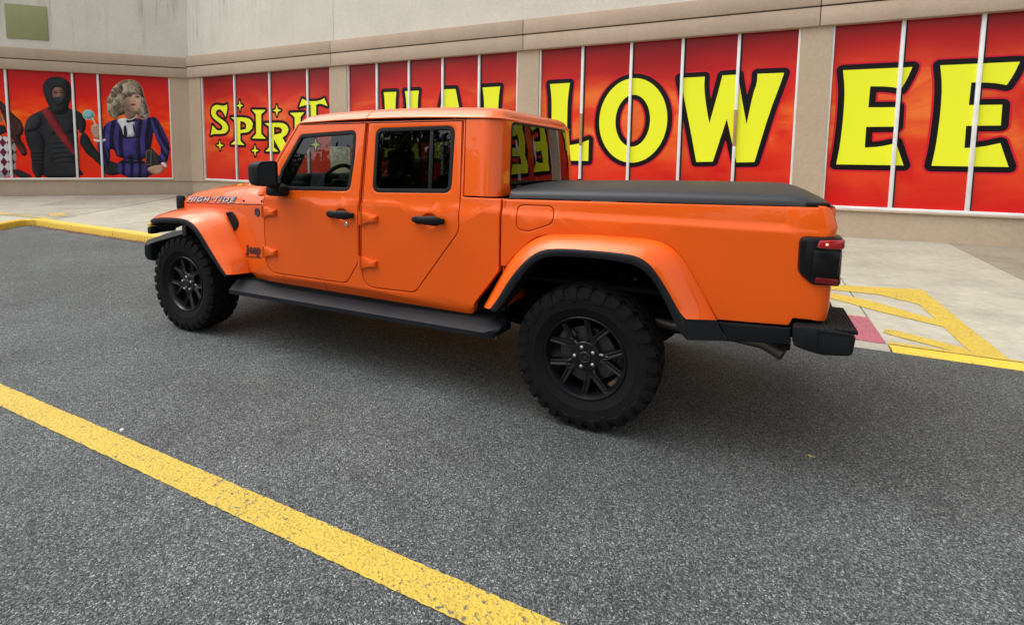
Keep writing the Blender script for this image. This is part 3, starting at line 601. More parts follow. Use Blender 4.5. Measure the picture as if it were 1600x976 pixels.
o = b.build('paper_scrap', MT['white'], ang=0); o.location = (1.274,-2.062,.004); tag(o, 'white crumpled scrap at the edge of the yellow parking stripe', 'litter')

# ------------------------------------------------------------------ store building
store = empty('store_building', (0, 7.9, 0)); tag(store, 'tan stucco store front with red printed windows under a two tier fascia band', 'building')
S2 = math.sqrt(.5)
def front(s, d, z): return (s, 7.9-d, z-(.0055*s*z/4 if z > 1 else 0))
def left(s, d, z): return (-12.85+S2*s+S2*d, 7.9+S2*s-S2*d, z+.002)
def loc(b, fr):            # mesh built in (s, d, z): d outward; map to the world, then relative to the store origin
    b.tf(lambda s, d, z: (lambda p: (p[0], p[1]-7.9, p[2]))(fr(s, d, z))); b.f = [tuple(reversed(f)) for f in b.f]; return b
def wbox(fr, s0, s1, d0, d1, z0, z1, r=0):
    b = MB()
    if r: b.rbox(s0, s1, d0, d1, z0, z1, r)
    else: b.box(s0, s1, d0, d1, z0, z1)
    return loc(b, fr)
def put(b, name, mat, parent=store): return b.build(name, [MT[m] for m in mat] if isinstance(mat, (list, tuple)) else MT[mat], parent, ang=35)
def cuts(s0, s1, js): return list(zip([s0]+[j+.006 for j in js], [j-.006 for j in js]+[s1]))
# upper wall, fascia tiers, base, pilasters
for a, b in cuts(-12.87, 22, [-6.43]): put(wbox(front, a, b, -.3, .03, 4.60, 10), 'upper_wall', 'cream')
put(wbox(left, -24, -.0, -.3, .03, 4.60, 10), 'upper_wall', 'cream')
FJ = [-6.43, -.59, 5.24, 11.1, 16.9]
for a, b in cuts(-12.79, 22, FJ): put(wbox(front, a, b, -.3, .165, 4.345, 4.675, .012), 'upper_fascia', 'fascia'); put(wbox(front, a, b, -.3, .15, 3.985, 4.322, .012), 'lower_fascia', 'fascia')
put(wbox(left, -24, -.066, -.3, .165, 4.375, 4.705, .012), 'upper_fascia', 'fascia'); put(wbox(left, -24, -.062, -.3, .15, 4.045, 4.352, .012), 'lower_fascia', 'fascia')
put(wbox(front, -12.8, 22, -.3, .10, 4.2, 4.5), 'fascia_core', 'reveal'); put(wbox(left, -24, -.04, -.3, .10, 4.2, 4.5), 'fascia_core', 'reveal')
put(wbox(front, -12.84, 22, -.3, .045, -.1, .652), 'base_wall', 'tan'); put(wbox(left, -24, -.02, -.3, .045, -.1, .652), 'base_wall', 'tan')
WINS = [(-12.2,-6.54,[-10.6,-9.02,-7.45]), (-5.92,-.74,[-4.908,-3.857,-2.827,-1.784]), (-.21,4.96,[.805,1.865,2.896,3.928]), (5.452,10.62,[6.487,7.54,8.58,9.61]), (11.12,16.3,[12.15,13.18,14.2,15.25])]
edges = [-12.84]+[v for w in WINS for v in w[:2]]+[22]
for a, b in zip(edges[::2], edges[1::2]):
    put(wbox(front, a, b, -.3, .085, .652 if a > -12.8 else .60, 4.0), 'pilaster', 'tan')
put(wbox(left, -.592, -.036, -.3, .085, .60, 4.06), 'pilaster', 'tan')
put(wbox(front, -12.84, 22, -.31, -.25, .6, 4.1), 'back_wall', 'reveal'); put(wbox(left, -24, 0, -.31, -.25, .6, 4.1), 'back_wall', 'reveal')
FR = .038
def window(fr, s0, s1, mulls, mat, ztop, rusty=()):
    w = empty('window', (0,0,0)); w.parent = store
    e = [s0+FR]+[v for m in mulls for v in (m, m)]+[s1-FR]
    for a, b in zip(e[::2], e[1::2]): put(wbox(fr, a+.001, b-.001, -.06, 0, .70, ztop), 'printed_pane', mat, w)
    fb = MB()
    for (a, b, c, d) in ((s0, s0+FR, .655, ztop), (s1-FR, s1, .655, ztop), (s0+FR+.001, s1-FR-.001, .655, .706)): fb.join(MB().rbox(a, b, -.05, .055, c, d, .005))
    put(loc(fb, fr), 'window_frame', 'white', w)
    put(wbox(fr, s0-.02, s1+.02, -.05, .088, .622, .654, .004), 'window_sill', 'tan', w)
    for m in mulls:
        b = MB().rbox(m-.028, m+.028, -.05, .05, .707, ztop, .006)
        b.add([(m+.028,.002,.72),(m+.062,.002,.72),(m+.062,.002,ztop),(m+.028,.002,ztop)], [(3,2,1,0)], 1)     # dark sealant gap beside the bar
        mo = loc(b, fr)
        mu = put(mo, 'mullion', ['white', 'reveal'], w)
        if m in rusty:
            st = MB().rbox(m-.029, m+.029, .0, .0515, 1.80, 2.52, .006); put(loc(st, fr), 'rust_stain', 'stainmull', mu)
    return w
wl = []
for i, (a, b, ms) in enumerate(WINS): wl.append(window(front, a, b, ms, 'print', 4.04, (.805, 3.928)))
LW = window(left, -7.6, -.592, [-6.7,-5.04,-3.32,-2.63], 'print2', 4.08)
put(wbox(left, -4.93, -3.874, .03, .065, 4.99, 6.012, .006), 'wall_plate', 'olive')
# lettering: glow, black outline, yellow face, each printed film a little above the one below
def flat(b, polys, d, mi, holes=()):
    r = [ccw(p) for p in polys]+[cw(h) for h in holes]; pts = [q for p in r for q in p]
    b.add([(s, d, z) for s, z in pts], [t[::-1] for t in tri_ring(r)], mi)
def letter(fr, w, polys, holes, o1, o2, cell):
    b = MB()
    for off, d, mi in ((o1+o2, .0015, 2), (o1, .003, 1)):
        v, f = sdf_mesh(polys, holes, off, cell); b.add([(s, d, z) for s, z in v], [t[::-1] for t in f], mi)
    flat(b, polys, .0045, 0, holes)
    b = loc(b, fr); b.f = [t for t in b.f]
    return b.build('letter', [MT['lyel'], MT['lblk'], MT['lglow']], w, ang=0)
def curve(pts, n=1):       # round off traced outlines a little
    P = [Vector(p) for p in pts]; out = []
    for i in range(len(P)):
        a, b, c = P[i-1], P[i], P[(i+1) % len(P)]
        if (b-a).angle(c-b) > .75: out.append(tuple(b))
        else: out += [tuple(b*.75+a*.25), tuple(b*.75+c*.25)]
    return out
big = dict(o1=.098, o2=.030, cell=.016)
ell = lambda cx, cz, rx, rz, n=56: [(cx+rx*math.cos(2*math.pi*i/n), cz+rz*math.sin(2*math.pi*i/n)) for i in range(n)]
L0 = [(.038,3.203),(.515,3.208),(.48,2.93),(.467,2.563),(.478,1.808),(.655,1.829),(.825,1.87),(.984,1.935),(.984,1.465),(.03,1.465),(.07,1.70),(.093,2.1),(.097,2.55),(.084,2.92)]
letter(front, wl[2], [curve(L0)], [], **big); letter(front, wl[1], [curve([(x-1.74, z) for x, z in L0])], [], **big)
letter(front, wl[2], [ell(1.925,2.34,.718,.899)], [ell(1.93,2.337,.365,.553)], **big)
letter(front, wl[2], [curve(D['W'])], [], **big)
E0 = [(5.652,3.185),(6.654,3.18),(6.594,2.975),(6.521,2.812),(6.35,2.86),(6.076,2.877),(6.07,2.502),(6.49,2.495),(6.495,2.155),(6.059,2.156),(6.061,1.783),(6.286,1.800),(6.51,1.866),(6.64,1.473),(5.647,1.473),(5.688,1.849),(5.708,2.40),(5.700,2.842)]
letter(front, wl[3], [curve(E0)], [], **big); letter(front, wl[3], [curve([(x+1.378, z) for x, z in E0])], [], **big)
letter(front, wl[3], [curve([(8.42,3.19),(8.80,3.19),(9.50,2.25),(9.47,3.19),(9.86,3.19),(9.83,2.4),(9.86,1.47),(9.52,1.47),(8.78,2.45),(8.82,1.47),(8.42,1.47),(8.46,2.3)])], [], **big)
HH = [(-4.70,3.21),(-4.281,3.205),(-4.31,2.95),(-4.318,2.56),(-3.95,2.56),(-3.96,2.95),(-4.005,3.21),(-3.561,3.205),(-3.60,2.95),(-3.61,2.34),(-3.60,1.7),(-3.56,1.47),(-4.0,1.47),(-3.96,1.75),(-3.95,2.2),(-4.318,2.2),(-4.31,1.75),(-4.28,1.47),(-4.70,1.47),(-4.665,1.75),(-4.655,2.34),(-4.665,2.95)]
letter(front, wl[1], [curve(HH)], [], **big)
letter(front, wl[1], [[(-2.80,3.208),(-2.461,3.20),(-2.36,2.76),(-2.20,2.05),(-2.04,1.47),(-2.41,1.47),(-2.48,1.85),(-2.78,1.85),(-2.85,1.47),(-3.22,1.47),(-3.06,2.05),(-2.90,2.76)]], [[(-2.71,2.2),(-2.55,2.2),(-2.63,2.70)]], **big)
sm = dict(o1=.076, o2=.014, cell=.014)
for k in ('S', 'P', 'I', 'R', 'I2', 'T'):
    letter(front, wl[0], [curve(D['sp_'+k])], [curve(D['sp_'+k+'_in'])] if 'sp_'+k+'_in' in D else [], **sm)
for c, rx_, rz_ in D['stars']:
    cx, cz = c; rx = (rx_[0]-cx)*1.12; rz = (rz_[1]-cz)*1.12; p = []
    for i in range(4):
        a = i*math.pi/2; p += [(cx+rx*math.cos(a), cz+rz*math.sin(a)), (cx+.26*rx*math.cos(a+math.pi/4)*1.2, cz+.26*rz*math.sin(a+math.pi/4)*1.2)]
    letter(front, wl[0], [p], [], .056, .008, .012).name = 'star_print'
# printed figures on the left windows: plain costumes, printed as soft-shaded pictures (colour stored per point)
MT['picture'] = (lambda M: (M.l(M.n('VertexColor', layer_name='ink').outputs[0], M.b.inputs['Base Color']), M.m)[1])(Mat('printed_picture', (.5,.5,.5), .35, **{'Specular IOR Level': .2}))
def vnoise(x, z, f, seed=0):
    rn = np.random.RandomState(seed); T = rn.rand(64, 64); u, v = x*f, z*f; iu, iv = np.floor(u).astype(int), np.floor(v).astype(int); fu, fv = u-iu, v-iv; fu = fu*fu*(3-2*fu); fv = fv*fv*(3-2*fv)
    g = lambda a, b: T[a % 64, b % 64]
    return (g(iu, iv)*(1-fu)+g(iu+1, iv)*fu)*(1-fv)+(g(iu, iv+1)*(1-fu)+g(iu+1, iv+1)*fu)*fv
def soft(p, it=2):
    for _ in range(it):
        q = []
        for i in range(len(p)): a, b = p[i], p[(i+1) % len(p)]; q += [(a[0]*.75+b[0]*.25, a[1]*.75+b[1]*.25), (a[0]*.25+b[0]*.75, a[1]*.25+b[1]*.75)]
        p = q
    return p
class Picture:
    def __init__(s, s0, s1, z0, z1, cell):
        s.x = np.arange(s0, s1, cell); s.z = np.arange(z0, z1+cell*.5, cell); s.X, s.Z = np.meshgrid(s.x, s.z, indexing='ij'); s.cell = cell
        s.A = np.zeros(s.X.shape); s.C = np.zeros(s.X.shape+(3,))
    def dist(s, poly):
        X, Z = s.X, s.Z; d = np.full(X.shape, 1e9); par = np.zeros(X.shape, bool); n = len(poly)
        for i in range(n):
            (ax, az), (bx, bz) = poly[i], poly[(i+1) % n]; ex, ez = bx-ax, bz-az; t = np.clip(((X-ax)*ex+(Z-az)*ez)/(ex*ex+ez*ez+1e-12), 0, 1)
            d = np.minimum(d, np.hypot(X-ax-t*ex, Z-az-t*ez))
            if abs(ez) > 1e-12: par ^= ((az > Z) != (bz > Z)) & (X < ex*(Z-az)/ez+ax)
        return np.where(par, d, -d)
    def put(s, poly, col, R_=0, lo=.45, hi=1.25, light=(-.55, .6), it=1, edge=.014, fold=0, ff=9, seed=1, alpha=1., tex=None, bake=True):
        p = soft(poly, it) if it else poly; d = s.dist(p); m = np.clip(d/edge+.5, 0, 1)*alpha; sh = np.ones(s.X.shape)
        if R_:
            t = np.clip(d/R_, 0, 1); h = R_*np.sqrt(np.clip(1-(1-t)**2, 0, 1)); gx, gz = np.gradient(h, s.cell); n = np.stack([-gx, -gz, np.full_like(gx, .75)], -1); n /= np.linalg.norm(n, axis=-1, keepdims=True)
            L = np.array([light[0], light[1], .75]); L /= np.linalg.norm(L); sh = lo+(hi-lo)*np.clip(n@L, 0, 1)
        if fold: sh = sh*(1-fold+2*fold*vnoise(s.X+.6*vnoise(s.X, s.Z, 3, seed+5), s.Z*.45, ff, seed))
        c = np.array(col)[None, None, :]*sh[..., None]
        if tex is not None: c = tex(s.X, s.Z, c, d)
        s.C = s.C*(1-m[..., None])+c*m[..., None]; s.A = np.maximum(s.A, m)
    def blob(s, c, rx, rz, col, a=.8, pw=1.5):
        q = ((s.X-c[0])/rx)**2+((s.Z-c[1])/rz)**2; m = np.clip(1-q, 0, 1)**pw*a; s.C = s.C*(1-m[..., None])+np.array(col)*m[..., None]
    def line(s, pts, w, col, a=1.):
        d = np.full(s.X.shape, 1e9)
        for (ax, az), (bx, bz) in zip(pts[:-1], pts[1:]):
            ex, ez = bx-ax, bz-az; t = np.clip(((s.X-ax)*ex+(s.Z-az)*ez)/(ex*ex+ez*ez+1e-12), 0, 1); d = np.minimum(d, np.hypot(s.X-ax-t*ex, s.Z-az-t*ez))
        m = np.clip((w-d)/.012+.5, 0, 1)*a*(s.A > .3); s.C = s.C*(1-m[..., None])+np.array(col)*m[..., None]
    def build(s, name, d0):
        k = s.A > .5; idx = -np.ones(s.X.shape, int); use = np.zeros(s.X.shape, bool); q = k[:-1, :-1] & k[1:, :-1] & k[1:, 1:] & k[:-1, 1:]
        for a, b in ((0,0),(1,0),(1,1),(0,1)): use[a:use.shape[0]-1+a, b:use.shape[1]-1+b] |= q
        idx[use] = np.arange(use.sum()); I, J = np.nonzero(q)
        F = np.stack([idx[I, J], idx[I, J+1], idx[I+1, J+1], idx[I+1, J]], 1); V = np.stack([s.X[use], np.full(use.sum(), d0), s.Z[use]], 1)
        V = np.array([left(*v) for v in V])-np.array([0, 7.9, 0]); me = bpy.data.meshes.new(name); me.from_pydata(V.tolist(), [], F[:, ::-1].tolist() if False else F.tolist()); me.materials.append(MT['picture'])
        at = me.color_attributes.new('ink', 'FLOAT_COLOR', 'POINT'); at.data.foreach_set('color', np.c_[np.clip(s.C[use], 0, 1), np.ones(use.sum())].astype(np.float32).ravel())
        o = bpy.data.objects.new(name, me); COL.objects.link(o); o.parent = LW; return o
def at_(px, pz):           # grid used when the print was measured -> wall coordinates
    x = .2254*px; s = np.interp(x, [-100, 1.9, 117, 157, 267], [-10.2, -5.27, -3.32, -2.632, -.62]); top = np.interp(x, [0, 297], [107, 121.5]); z = np.interp(80+.2254*pz, [top, 278], [4.045, .704]); return (float(s), float(z))
Q = lambda *p: [at_(*q) for q in p]
EL = lambda cx, cz, rx, rz, n=20: [at_(cx+rx*math.cos(2*math.pi*i/n), cz+rz*math.sin(2*math.pi*i/n)) for i in range(n)]
def S_(r): return math.sqrt(2)*r
# man in a plain dark padded jacket with hood and sash
P = Picture(-4.98, -1.55, .709, 4.03, .017)
K = (.010, .0105, .012)
P.put(Q((300,400),(250,420),(190,455),(162,545),(180,650),(200,690),(208,900),(580,900),(522,790),(508,700),(520,560),(560,500),(520,400),(440,370),(350,375)), K, .16, .25, 2.6, fold=.35, ff=5)
P.put(Q((200,445),(262,430),(300,470),(275,540),(200,560),(165,545)), (.013,.0135,.016), .16, .2, 3.2, fold=.2)
P.put(Q((180,560),(280,545),(310,640),(290,720),(285,900),(205,900),(198,690)), K, .16, .3, 2.2, fold=.4, ff=7)
P.put(Q((490,395),(560,410),(602,470),(590,560),(548,575),(520,480)), (.012,.0125,.014), .14, .2, 2.8, fold=.2)
P.put(Q((548,560),(600,560),(640,650),(705,735),(745,752),(825,785),(838,850),(725,872),(690,800),(545,672)), K, .12, .3, 2.3, fold=.35)
P.put(Q((320,470),(400,450),(420,560),(330,585)), (.015,.0155,.018), .18, .35, 2.4, fold=.2); P.put(Q((430,455),(515,460),(515,560),(430,575)), (.013,.0135,.016), .16, .3, 2.3, fold=.2)
for k in range(5): P.put(Q((345+4*k,618+34*k),(420,610+34*k),(500,612+34*k),(500,632+34*k),(420,634+34*k),(345+4*k,640+34*k)), (.012,.013,.015), .035, .1, 2.6, fold=.2)
for k in range(4): P.put(Q((205,690+26*k),(285,684+26*k),(285,702+26*k),(205,708+26*k)), (.011,.012,.014), .03, .1, 2.2)
P.put(Q((285,400),(345,388),(400,480),(470,600),(520,690),(508,735),(440,650),(350,520)), (.19,.016,.020), .10, .35, 1.5, fold=.25, ff=8)
P.put(Q((345,380),(318,320),(303,240),(330,192),(372,172),(420,169),(468,182),(502,215),(513,270),(500,335),(482,380),(470,425),(410,440),(360,425)), (.010,.0105,.012), .22, .2, 2.6, fold=.3, ff=6)
P.put(Q((362,272),(385,236),(430,232),(464,256),(470,310),(452,356),(420,378),(388,362),(368,322)), (.004,.004,.005), 0)
P.put(Q((372,275),(392,246),(430,243),(456,264),(460,308),(444,346),(420,362),(395,350),(376,318)), (.22,.115,.075), .14, .25, 1.3)
P.put(Q((370,318),(420,308),(464,316),(450,358),(420,378),(388,362)), (.022,.022,.026), .10, .3, 2.0, fold=.25)
for x in (396, 440):
    P.blob(at_(x, 284), .075, .05, (.05,.028,.02), .8); P.line(Q((x-12,282),(x+12,283)), .012, (.01,.01,.01)); P.line(Q((x-14,270),(x+14,271)), .010, (.02,.012,.01))
P.blob(at_(418, 296), .035, .08, (.33,.18,.12), .5)
P.build('printed_figure', .002)
# girl with dark wavy hair and a diamond patterned top, cut by the frame edge
P = Picture(-6.0, -4.36, .709, 3.2, .017)
def diam(X, Z, c, d):
    u, v = X/.19, Z/.30; a = np.abs(((u+v) % 2)-1)+0*u; k = ((np.floor(u+v)+np.floor(u-v)) % 2)[..., None]; return np.where(k > .5, np.array([.62,.60,.64]), np.array([.13,.010,.03]))*(c.mean(-1, keepdims=True)/.5)
P.put(Q((-60,590),(60,575),(112,650),(104,760),(92,900),(-60,900)), (.5,.5,.5), .25, .45, 1.2, tex=diam, fold=.1)
P.put(Q((-60,515),(40,490),(62,580),(-60,600)), (.012,.012,.014), .1, .4, 2)
P.put(Q((-60,370),(8,375),(26,450),(36,490),(-60,515)), (.42,.25,.18), .14, .4, 1.2)
def hairtex(base, hi, f, seed):
    def t(X, Z, c, d):
        w = X+.10*np.sin(Z*9+seed)+.05*np.sin(Z*23+X*8); st = vnoise(w, Z*.22, f, seed)*.6+vnoise(w, Z*.3, f*2.3, seed+1)*.4; st = np.clip((st-.25)*1.9, 0, 1)[..., None]
        return (np.array(base)*(1-st)+np.array(hi)*st)*(c.mean(-1, keepdims=True)/.5)
    return t
P.put(Q((-60,320),(0,328),(42,345),(92,420),(160,480),(170,560),(135,600),(165,640),(188,705),(150,738),(105,655),(62,545),(36,470),(10,380),(-60,370)), (.5,.5,.5), .14, .3, 1.2, tex=hairtex((.010,.006,.006), (.10,.03,.028), 12, 3))
P.put(Q((85,800),(200,858),(205,900),(85,900)), (.012,.012,.014), .08, .4, 2)
P.build('printed_figure', .0032)
# woman in a plain navy striped jacket, white collar and cuffs, with a lollipop and a book
P = Picture(-3.3, -.645, .709, 4.03, .0145)
NV = (.040,.030,.15)
def stripes(ang, per, ph, wd=.34):
    def t(X, Z, c, d):
        u = (X*math.cos(ang)+Z*math.sin(ang)+.03*np.sin(Z*4))/per+ph; k = np.clip((wd-np.abs((u % 1)-.5)*1.0)/.06+.5, 0, 1)[..., None]; return c*(1-k*.82)
    return t
P.put(Q((655,620),(730,620),(760,700),(745,790),(718,800),(690,760)), NV, .10, .3, 1.5, fold=.25, tex=stripes(.15,.17,.1))
P.put(Q((800,735),(1010,750),(1070,900),(795,900)), NV, .22, .35, 1.4, fold=.3, ff=7, tex=stripes(.03,.24,.0,.22))
P.put(Q((705,525),(760,475),(830,462),(900,480),(965,455),(1040,435),(1065,520),(1045,650),(1010,760),(800,745),(775,670),(745,690),(712,640)), NV, .20, .3, 1.5, fold=.28, tex=stripes(-.06,.25,.2,.24))
P.put(Q((1035,438),(1092,455),(1128,530),(1180,648),(1152,775),(1098,792),(1072,765),(1112,680),(1070,600)), NV, .12, .3, 1.6, fold=.25, tex=stripes(.42,.21,.3,.26))
P.line(Q((800,762),(905,770),(1006,768)), .045, (.006,.006,.010)); P.line(Q((775,600),(790,690),(800,740)), .02, (.008,.007,.02)); P.line(Q((1045,560),(1030,680),(1008,755)), .025, (.008,.007,.02))
P.put(Q((815,475),(845,600),(955,600),(990,468),(962,458),(935,588),(858,590),(832,468)), (.010,.009,.022), .03, .6, 1.4, it=0)
P.put(Q((858,600),(945,600),(938,725),(862,725)), (.045,.032,.17), .12, .5, 1.3, fold=.2, it=0)
P.put(Q((805,470),(860,452),(900,470),(938,420),(956,455),(926,478),(936,586),(852,590),(838,522)), (.68,.69,.74), .10, .5, 1.1, fold=.12)
P.put(Q((850,520),(872,500),(880,590),(852,590)), (.012,.012,.016), 0); P.put(Q((915,495),(930,510),(936,575),(920,560)), (.012,.012,.016), 0)
HB = hairtex((.075,.052,.028), (.52,.43,.30), 15, 7)
hair = D['f_hair']; P.put(offs(cw(hair), .020), (.60,.30,.16), 0, edge=.02)
P.put(hair, (.5,.5,.5), .24, .22, 1.25, tex=HB, it=2)
P.put(Q((868,400),(935,415),(946,442),(905,472),(866,452)), (.26,.15,.105), .08, .4, 1.0)
P.put(Q((866,330),(876,282),(928,262),(976,290),(990,340),(974,385),(945,414),(918,414),(886,390)), (.56,.345,.245), .22, .50, 1.08, light=(.5,.45), it=2)
P.blob(at_(880,380), .12, .20, (.20,.11,.075), .75); P.blob(at_(985,345), .07, .16, (.28,.165,.11), .5)
for x, z in ((905,304),(958,312)):
    P.blob(at_(x, z), .085, .05, (.10,.05,.035), .9, 1.0); P.line(Q((x-14,z-2),(x,z-5),(x+14,z)), .011, (.012,.008,.008)); P.line(Q((x-16,z-14),(x+15,z-12)), .011, (.10,.06,.035), .8); P.blob(at_(x+1,z+2), .02, .018, (.02,.015,.015), 1, .5)
P.blob(at_(938,342), .05, .05, (.30,.16,.11), .7); P.line(Q((934,312),(944,338)), .010, (.40,.23,.16), .6); P.blob(at_(948,335), .03, .07, (.68,.46,.36), .5)
P.put(Q((900,362),(925,354),(950,362),(924,377)), (.30,.055,.06), .03, .6, 1.2); P.line(Q((902,363),(948,363)), .007, (.10,.02,.02)); P.blob(at_(926,392), .06, .03, (.33,.19,.13), .6)
P.put(Q((858,335),(856,250),(900,212),(962,232),(994,312),(962,290),(915,298),(882,312)), (.5,.5,.5), .10, .45, 1.15, tex=HB)
P.put(Q((985,300),(1010,330),(1036,430),(1018,462),(985,450),(975,400)), (.5,.5,.5), .08, .35, 1.1, tex=hairtex((.10,.08,.07), (.46,.42,.42), 15, 9))
for x, z, r in ((770,330,24),(800,285,24),(775,395,26),(838,255,24),(815,345,22),(842,405,22),(860,300,18),(1000,410,20),(800,440,22)):
    P.put(EL(x, z, r, r*1.25), (.5,.5,.5), .07, .15, 1.3, tex=HB, alpha=.75, edge=.03)
P.put(Q((868,468),(905,474),(946,452),(955,484),(912,484),(878,496)), (.008,.008,.010), .03, .5, 2)
P.put(Q((985,790),(1000,680),(1045,668),(1108,742),(1092,788),(1030,806)), (.014,.014,.016), .06, .3, 2.2, it=0); P.line(Q((1002,692),(1038,682),(1030,784),(994,786),(1002,692)), .010, (.16,.13,.06)); P.line(Q((1050,690),(1075,770)), .008, (.10,.09,.06))
SK = (.50,.31,.22)
P.put(Q((622,540),(635,503),(668,496),(702,512),(694,602),(650,602),(636,575)), SK, .08, .45, 1.15)
for k in range(3): P.line(Q((630,530+17*k),(672,522+17*k),(690,530+17*k)), .009, (.22,.12,.085), .7)
P.put(Q((640,600),(690,612),(732,600),(724,624),(645,628)), (.72,.72,.76), .04, .5, 1.1)
P.put(Q((995,815),(1045,792),(1112,785),(1128,822),(1086,857),(1040,852)), SK, .07, .45, 1.15)
for k in range(3): P.line(Q((1000+8*k,822+11*k),(1052,815+11*k)), .009, (.20,.11,.08), .7)
P.put(Q((1095,777),(1125,765),(1150,790),(1137,814)), (.72,.72,.76), .04, .5, 1.1)
P.line(Q((638,462),(665,506)), .012, (.7,.68,.62), 1.)
P.A = np.maximum(P.A, 0); P.put(Q((634,458),(648,456),(672,505),(660,509)), (.62,.58,.50), 0, it=0)
P.put(EL(617,435,45,38), (.60,.62,.58), .0); P.put(EL(617,435,39,32), (.19,.47,.45), .12, .55, 1.2, fold=.2)
P.build('printed_figure', .0046)
# ------------------------------------------------------------------ pickup truck (x: rearward from the front axle, y: towards the store, z: up)
WB = 3.488; TR = .415; TY = .787
truck = empty('pickup_truck', (1.74, 0, 0)); tag(truck, 'orange four door pickup with black bed cover and mud tyres parked by the kerb', 'pickup truck')
def tb(b, name, mat, parent=None, ang=32, wn=False):
    mats = [MT[m] for m in mat] if isinstance(mat, (list, tuple)) else MT[mat]
    if parent is None: b.tf(lambda x, y, z: (x-1.74, y, z))
    else: b.tf(lambda x, y, z: (x-1.74, y, z))
    return b.build(name, mats, parent or truck, ang, wn)
def both(fn, sides=(0, 1)):        # fn(flip) where flip(mb) mirrors for the far side
    for k in sides: fn((lambda b: b) if k == 0 else (lambda b: b.mir()), k)

# ---- doors
front_door = fillet([(.931,.604,.13),(1.735,.611,.07),(1.850,.775,.10),(1.850,1.734,.0),(1.222,1.734,.02),(1.045,1.475,.05),(.955,1.29,.03),(.931,1.20,.05)])
rear_door = fillet([(1.886,.606,.11),(2.322,.619,.07),(2.655,1.05,.11),(2.650,1.262,0),(2.622,1.734,0),(1.886,1.734,0)])
fw = fillet([(1.045,1.285,.03),(1.145,1.247,.04),(1.762,1.262,.055),(1.782,1.50,.5),(1.776,1.690,.05),(1.245,1.664,.06),(1.075,1.40,.08)])
rw = fillet([(1.962,1.262,.06),(2.585,1.282,.06),(2.577,1.708,.06),(1.948,1.700,.06)])
def ellp(cx, cz, rx, rz, n=24): return [(cx+rx*math.cos(2*math.pi*i/n), cz+rz*math.sin(2*math.pi*i/n)) for i in range(n)]
def door(poly, win, hx, hz, lock, bar, glass, flip, k, label=None):
    cup = ellp(hx, hz-.004, .062, .047)
    b = panel(poly, [win, cup], .005, .035)
    for (o_, dep, sc) in ((0, .006, 1), (0, .022, .86), (0, .028, .4)): pass
    rows = [[(hx+.062*s*math.cos(a), skin(hx, hz)+dp, hz-.004+.047*s*math.sin(a)) for a in np.linspace(0, -2*math.pi, 25)[:-1]] for s, dp in ((1.0,.005),(.93,.016),(.75,.026),(.4,.031),(.05,.032))]
    b.loft(rows, closed=True)
    d = tb(flip(b), 'door', 'paint', wn=True)
    # inner trim
    inn = offs(ccw(poly), .03); inn = [(x, min(z, 1.235)) for x, z in inn]
    q = []
    for p in inn:
        if not q or abs(p[0]-q[-1][0])+abs(p[1]-q[-1][1]) > .004: q.append(p)
    tb(flip(panel(q, (), .004, .05, d0=.036)), 'door_trim', 'dark', d)
    tb(flip(panel(win, [offs(ccw(win), .026)], .004, .03, d0=-.001)), 'window_seal', 'seal', d, wn=True)
    tb(flip(panel(offs(ccw(win), .018), (), .001, .005, d0=.012)), 'window_glass', glass, d, wn=True)
    if bar: tb(flip(panel([(bar-.014,1.275),(bar+.014,1.275),(bar-.008,1.705),(bar-.034,1.705)], (), .003, .02, d0=.004)), 'window_bar', 'seal', d)
    # handle
    y = skin(hx, hz)-.020; h = MB(); rows = []
    for i in range(13):
        t = i/12; x = hx-.122+.244*t; e = 1-abs(2*t-1)**5; w = (.028 if t < .5 else .033)*max(.4, e); bow = -.020*math.sin(math.pi*t)**.5; th = .013*max(.3, e)
        if .28 < t < .72: w *= .88
        rows.append([(x, y+bow-th*math.cos(a)*1.0, hz+w*math.sin(a)+.003) for a in np.linspace(0, 2*math.pi, 13)[:-1]])
    h.loft([r[::-1] for r in rows], closed=True); h.fan(rows[0]); h.fan(rows[-1][::-1])
    for s in (-.098, .098): h.rbox(hx+s-.016, hx+s+.016, y-.012, skin(hx, hz)+.004, hz-.014, hz+.018, .005)
    tb(flip(h), 'door_handle', 'blk', d, 50)
    if lock:
        l = MB().lathe([(0,-.0105),(.006,-.0105),(.0065,-.0125),(.0125,-.0125),(.0145,-.010),(.0155,.004)], 20); l.tf(lambda x, y, z: (lock[0]+x, skin(*lock)+y, lock[1]+z)); tb(flip(l), 'door_lock', 'steel', d)
    return d
def hinge(x, z, d, flip):
    P = [(x,z-.004),(x+.035,z-.006),(x+.062,z+.008),(x+.145,z+.013),(x+.148,z+.060),(x+.085,z+.064),(x+.05,z+.075),(x,z+.078)]
    h = panel(P, (), .004, .02, lambda a, c: skin(a, c)-.018)
    h.tube([(x+.012, skin(x, z)-.018, z-.008), (x+.012, skin(x, z)-.018, z+.082)], .0115, 12)
    h.join(panel([(x+.078,z+.018),(x+.138,z+.020),(x+.140,z+.052),(x+.088,z+.054)], (), .004, .012, lambda a, c: skin(a, c)-.026))
    for cx, cz in ((x+.098, z+.036), (x+.124, z+.036)): pass
    tb(flip(h), 'door_hinge', 'paint', d, 40)
def side_doors(flip, k):
    d = door(front_door, fw, 1.706, 1.096, (1.757,1.033) if k == 0 else None, None, 'glass', flip, k)
    hinge(.915, 1.037, d, flip); hinge(.908, .725, d, flip)
    d = door(rear_door, rw, 2.440, 1.103, None, 2.421, 'privacy', flip, k)
    hinge(1.877, 1.048, d, flip); hinge(1.868, .737, d, flip)
both(side_doors)
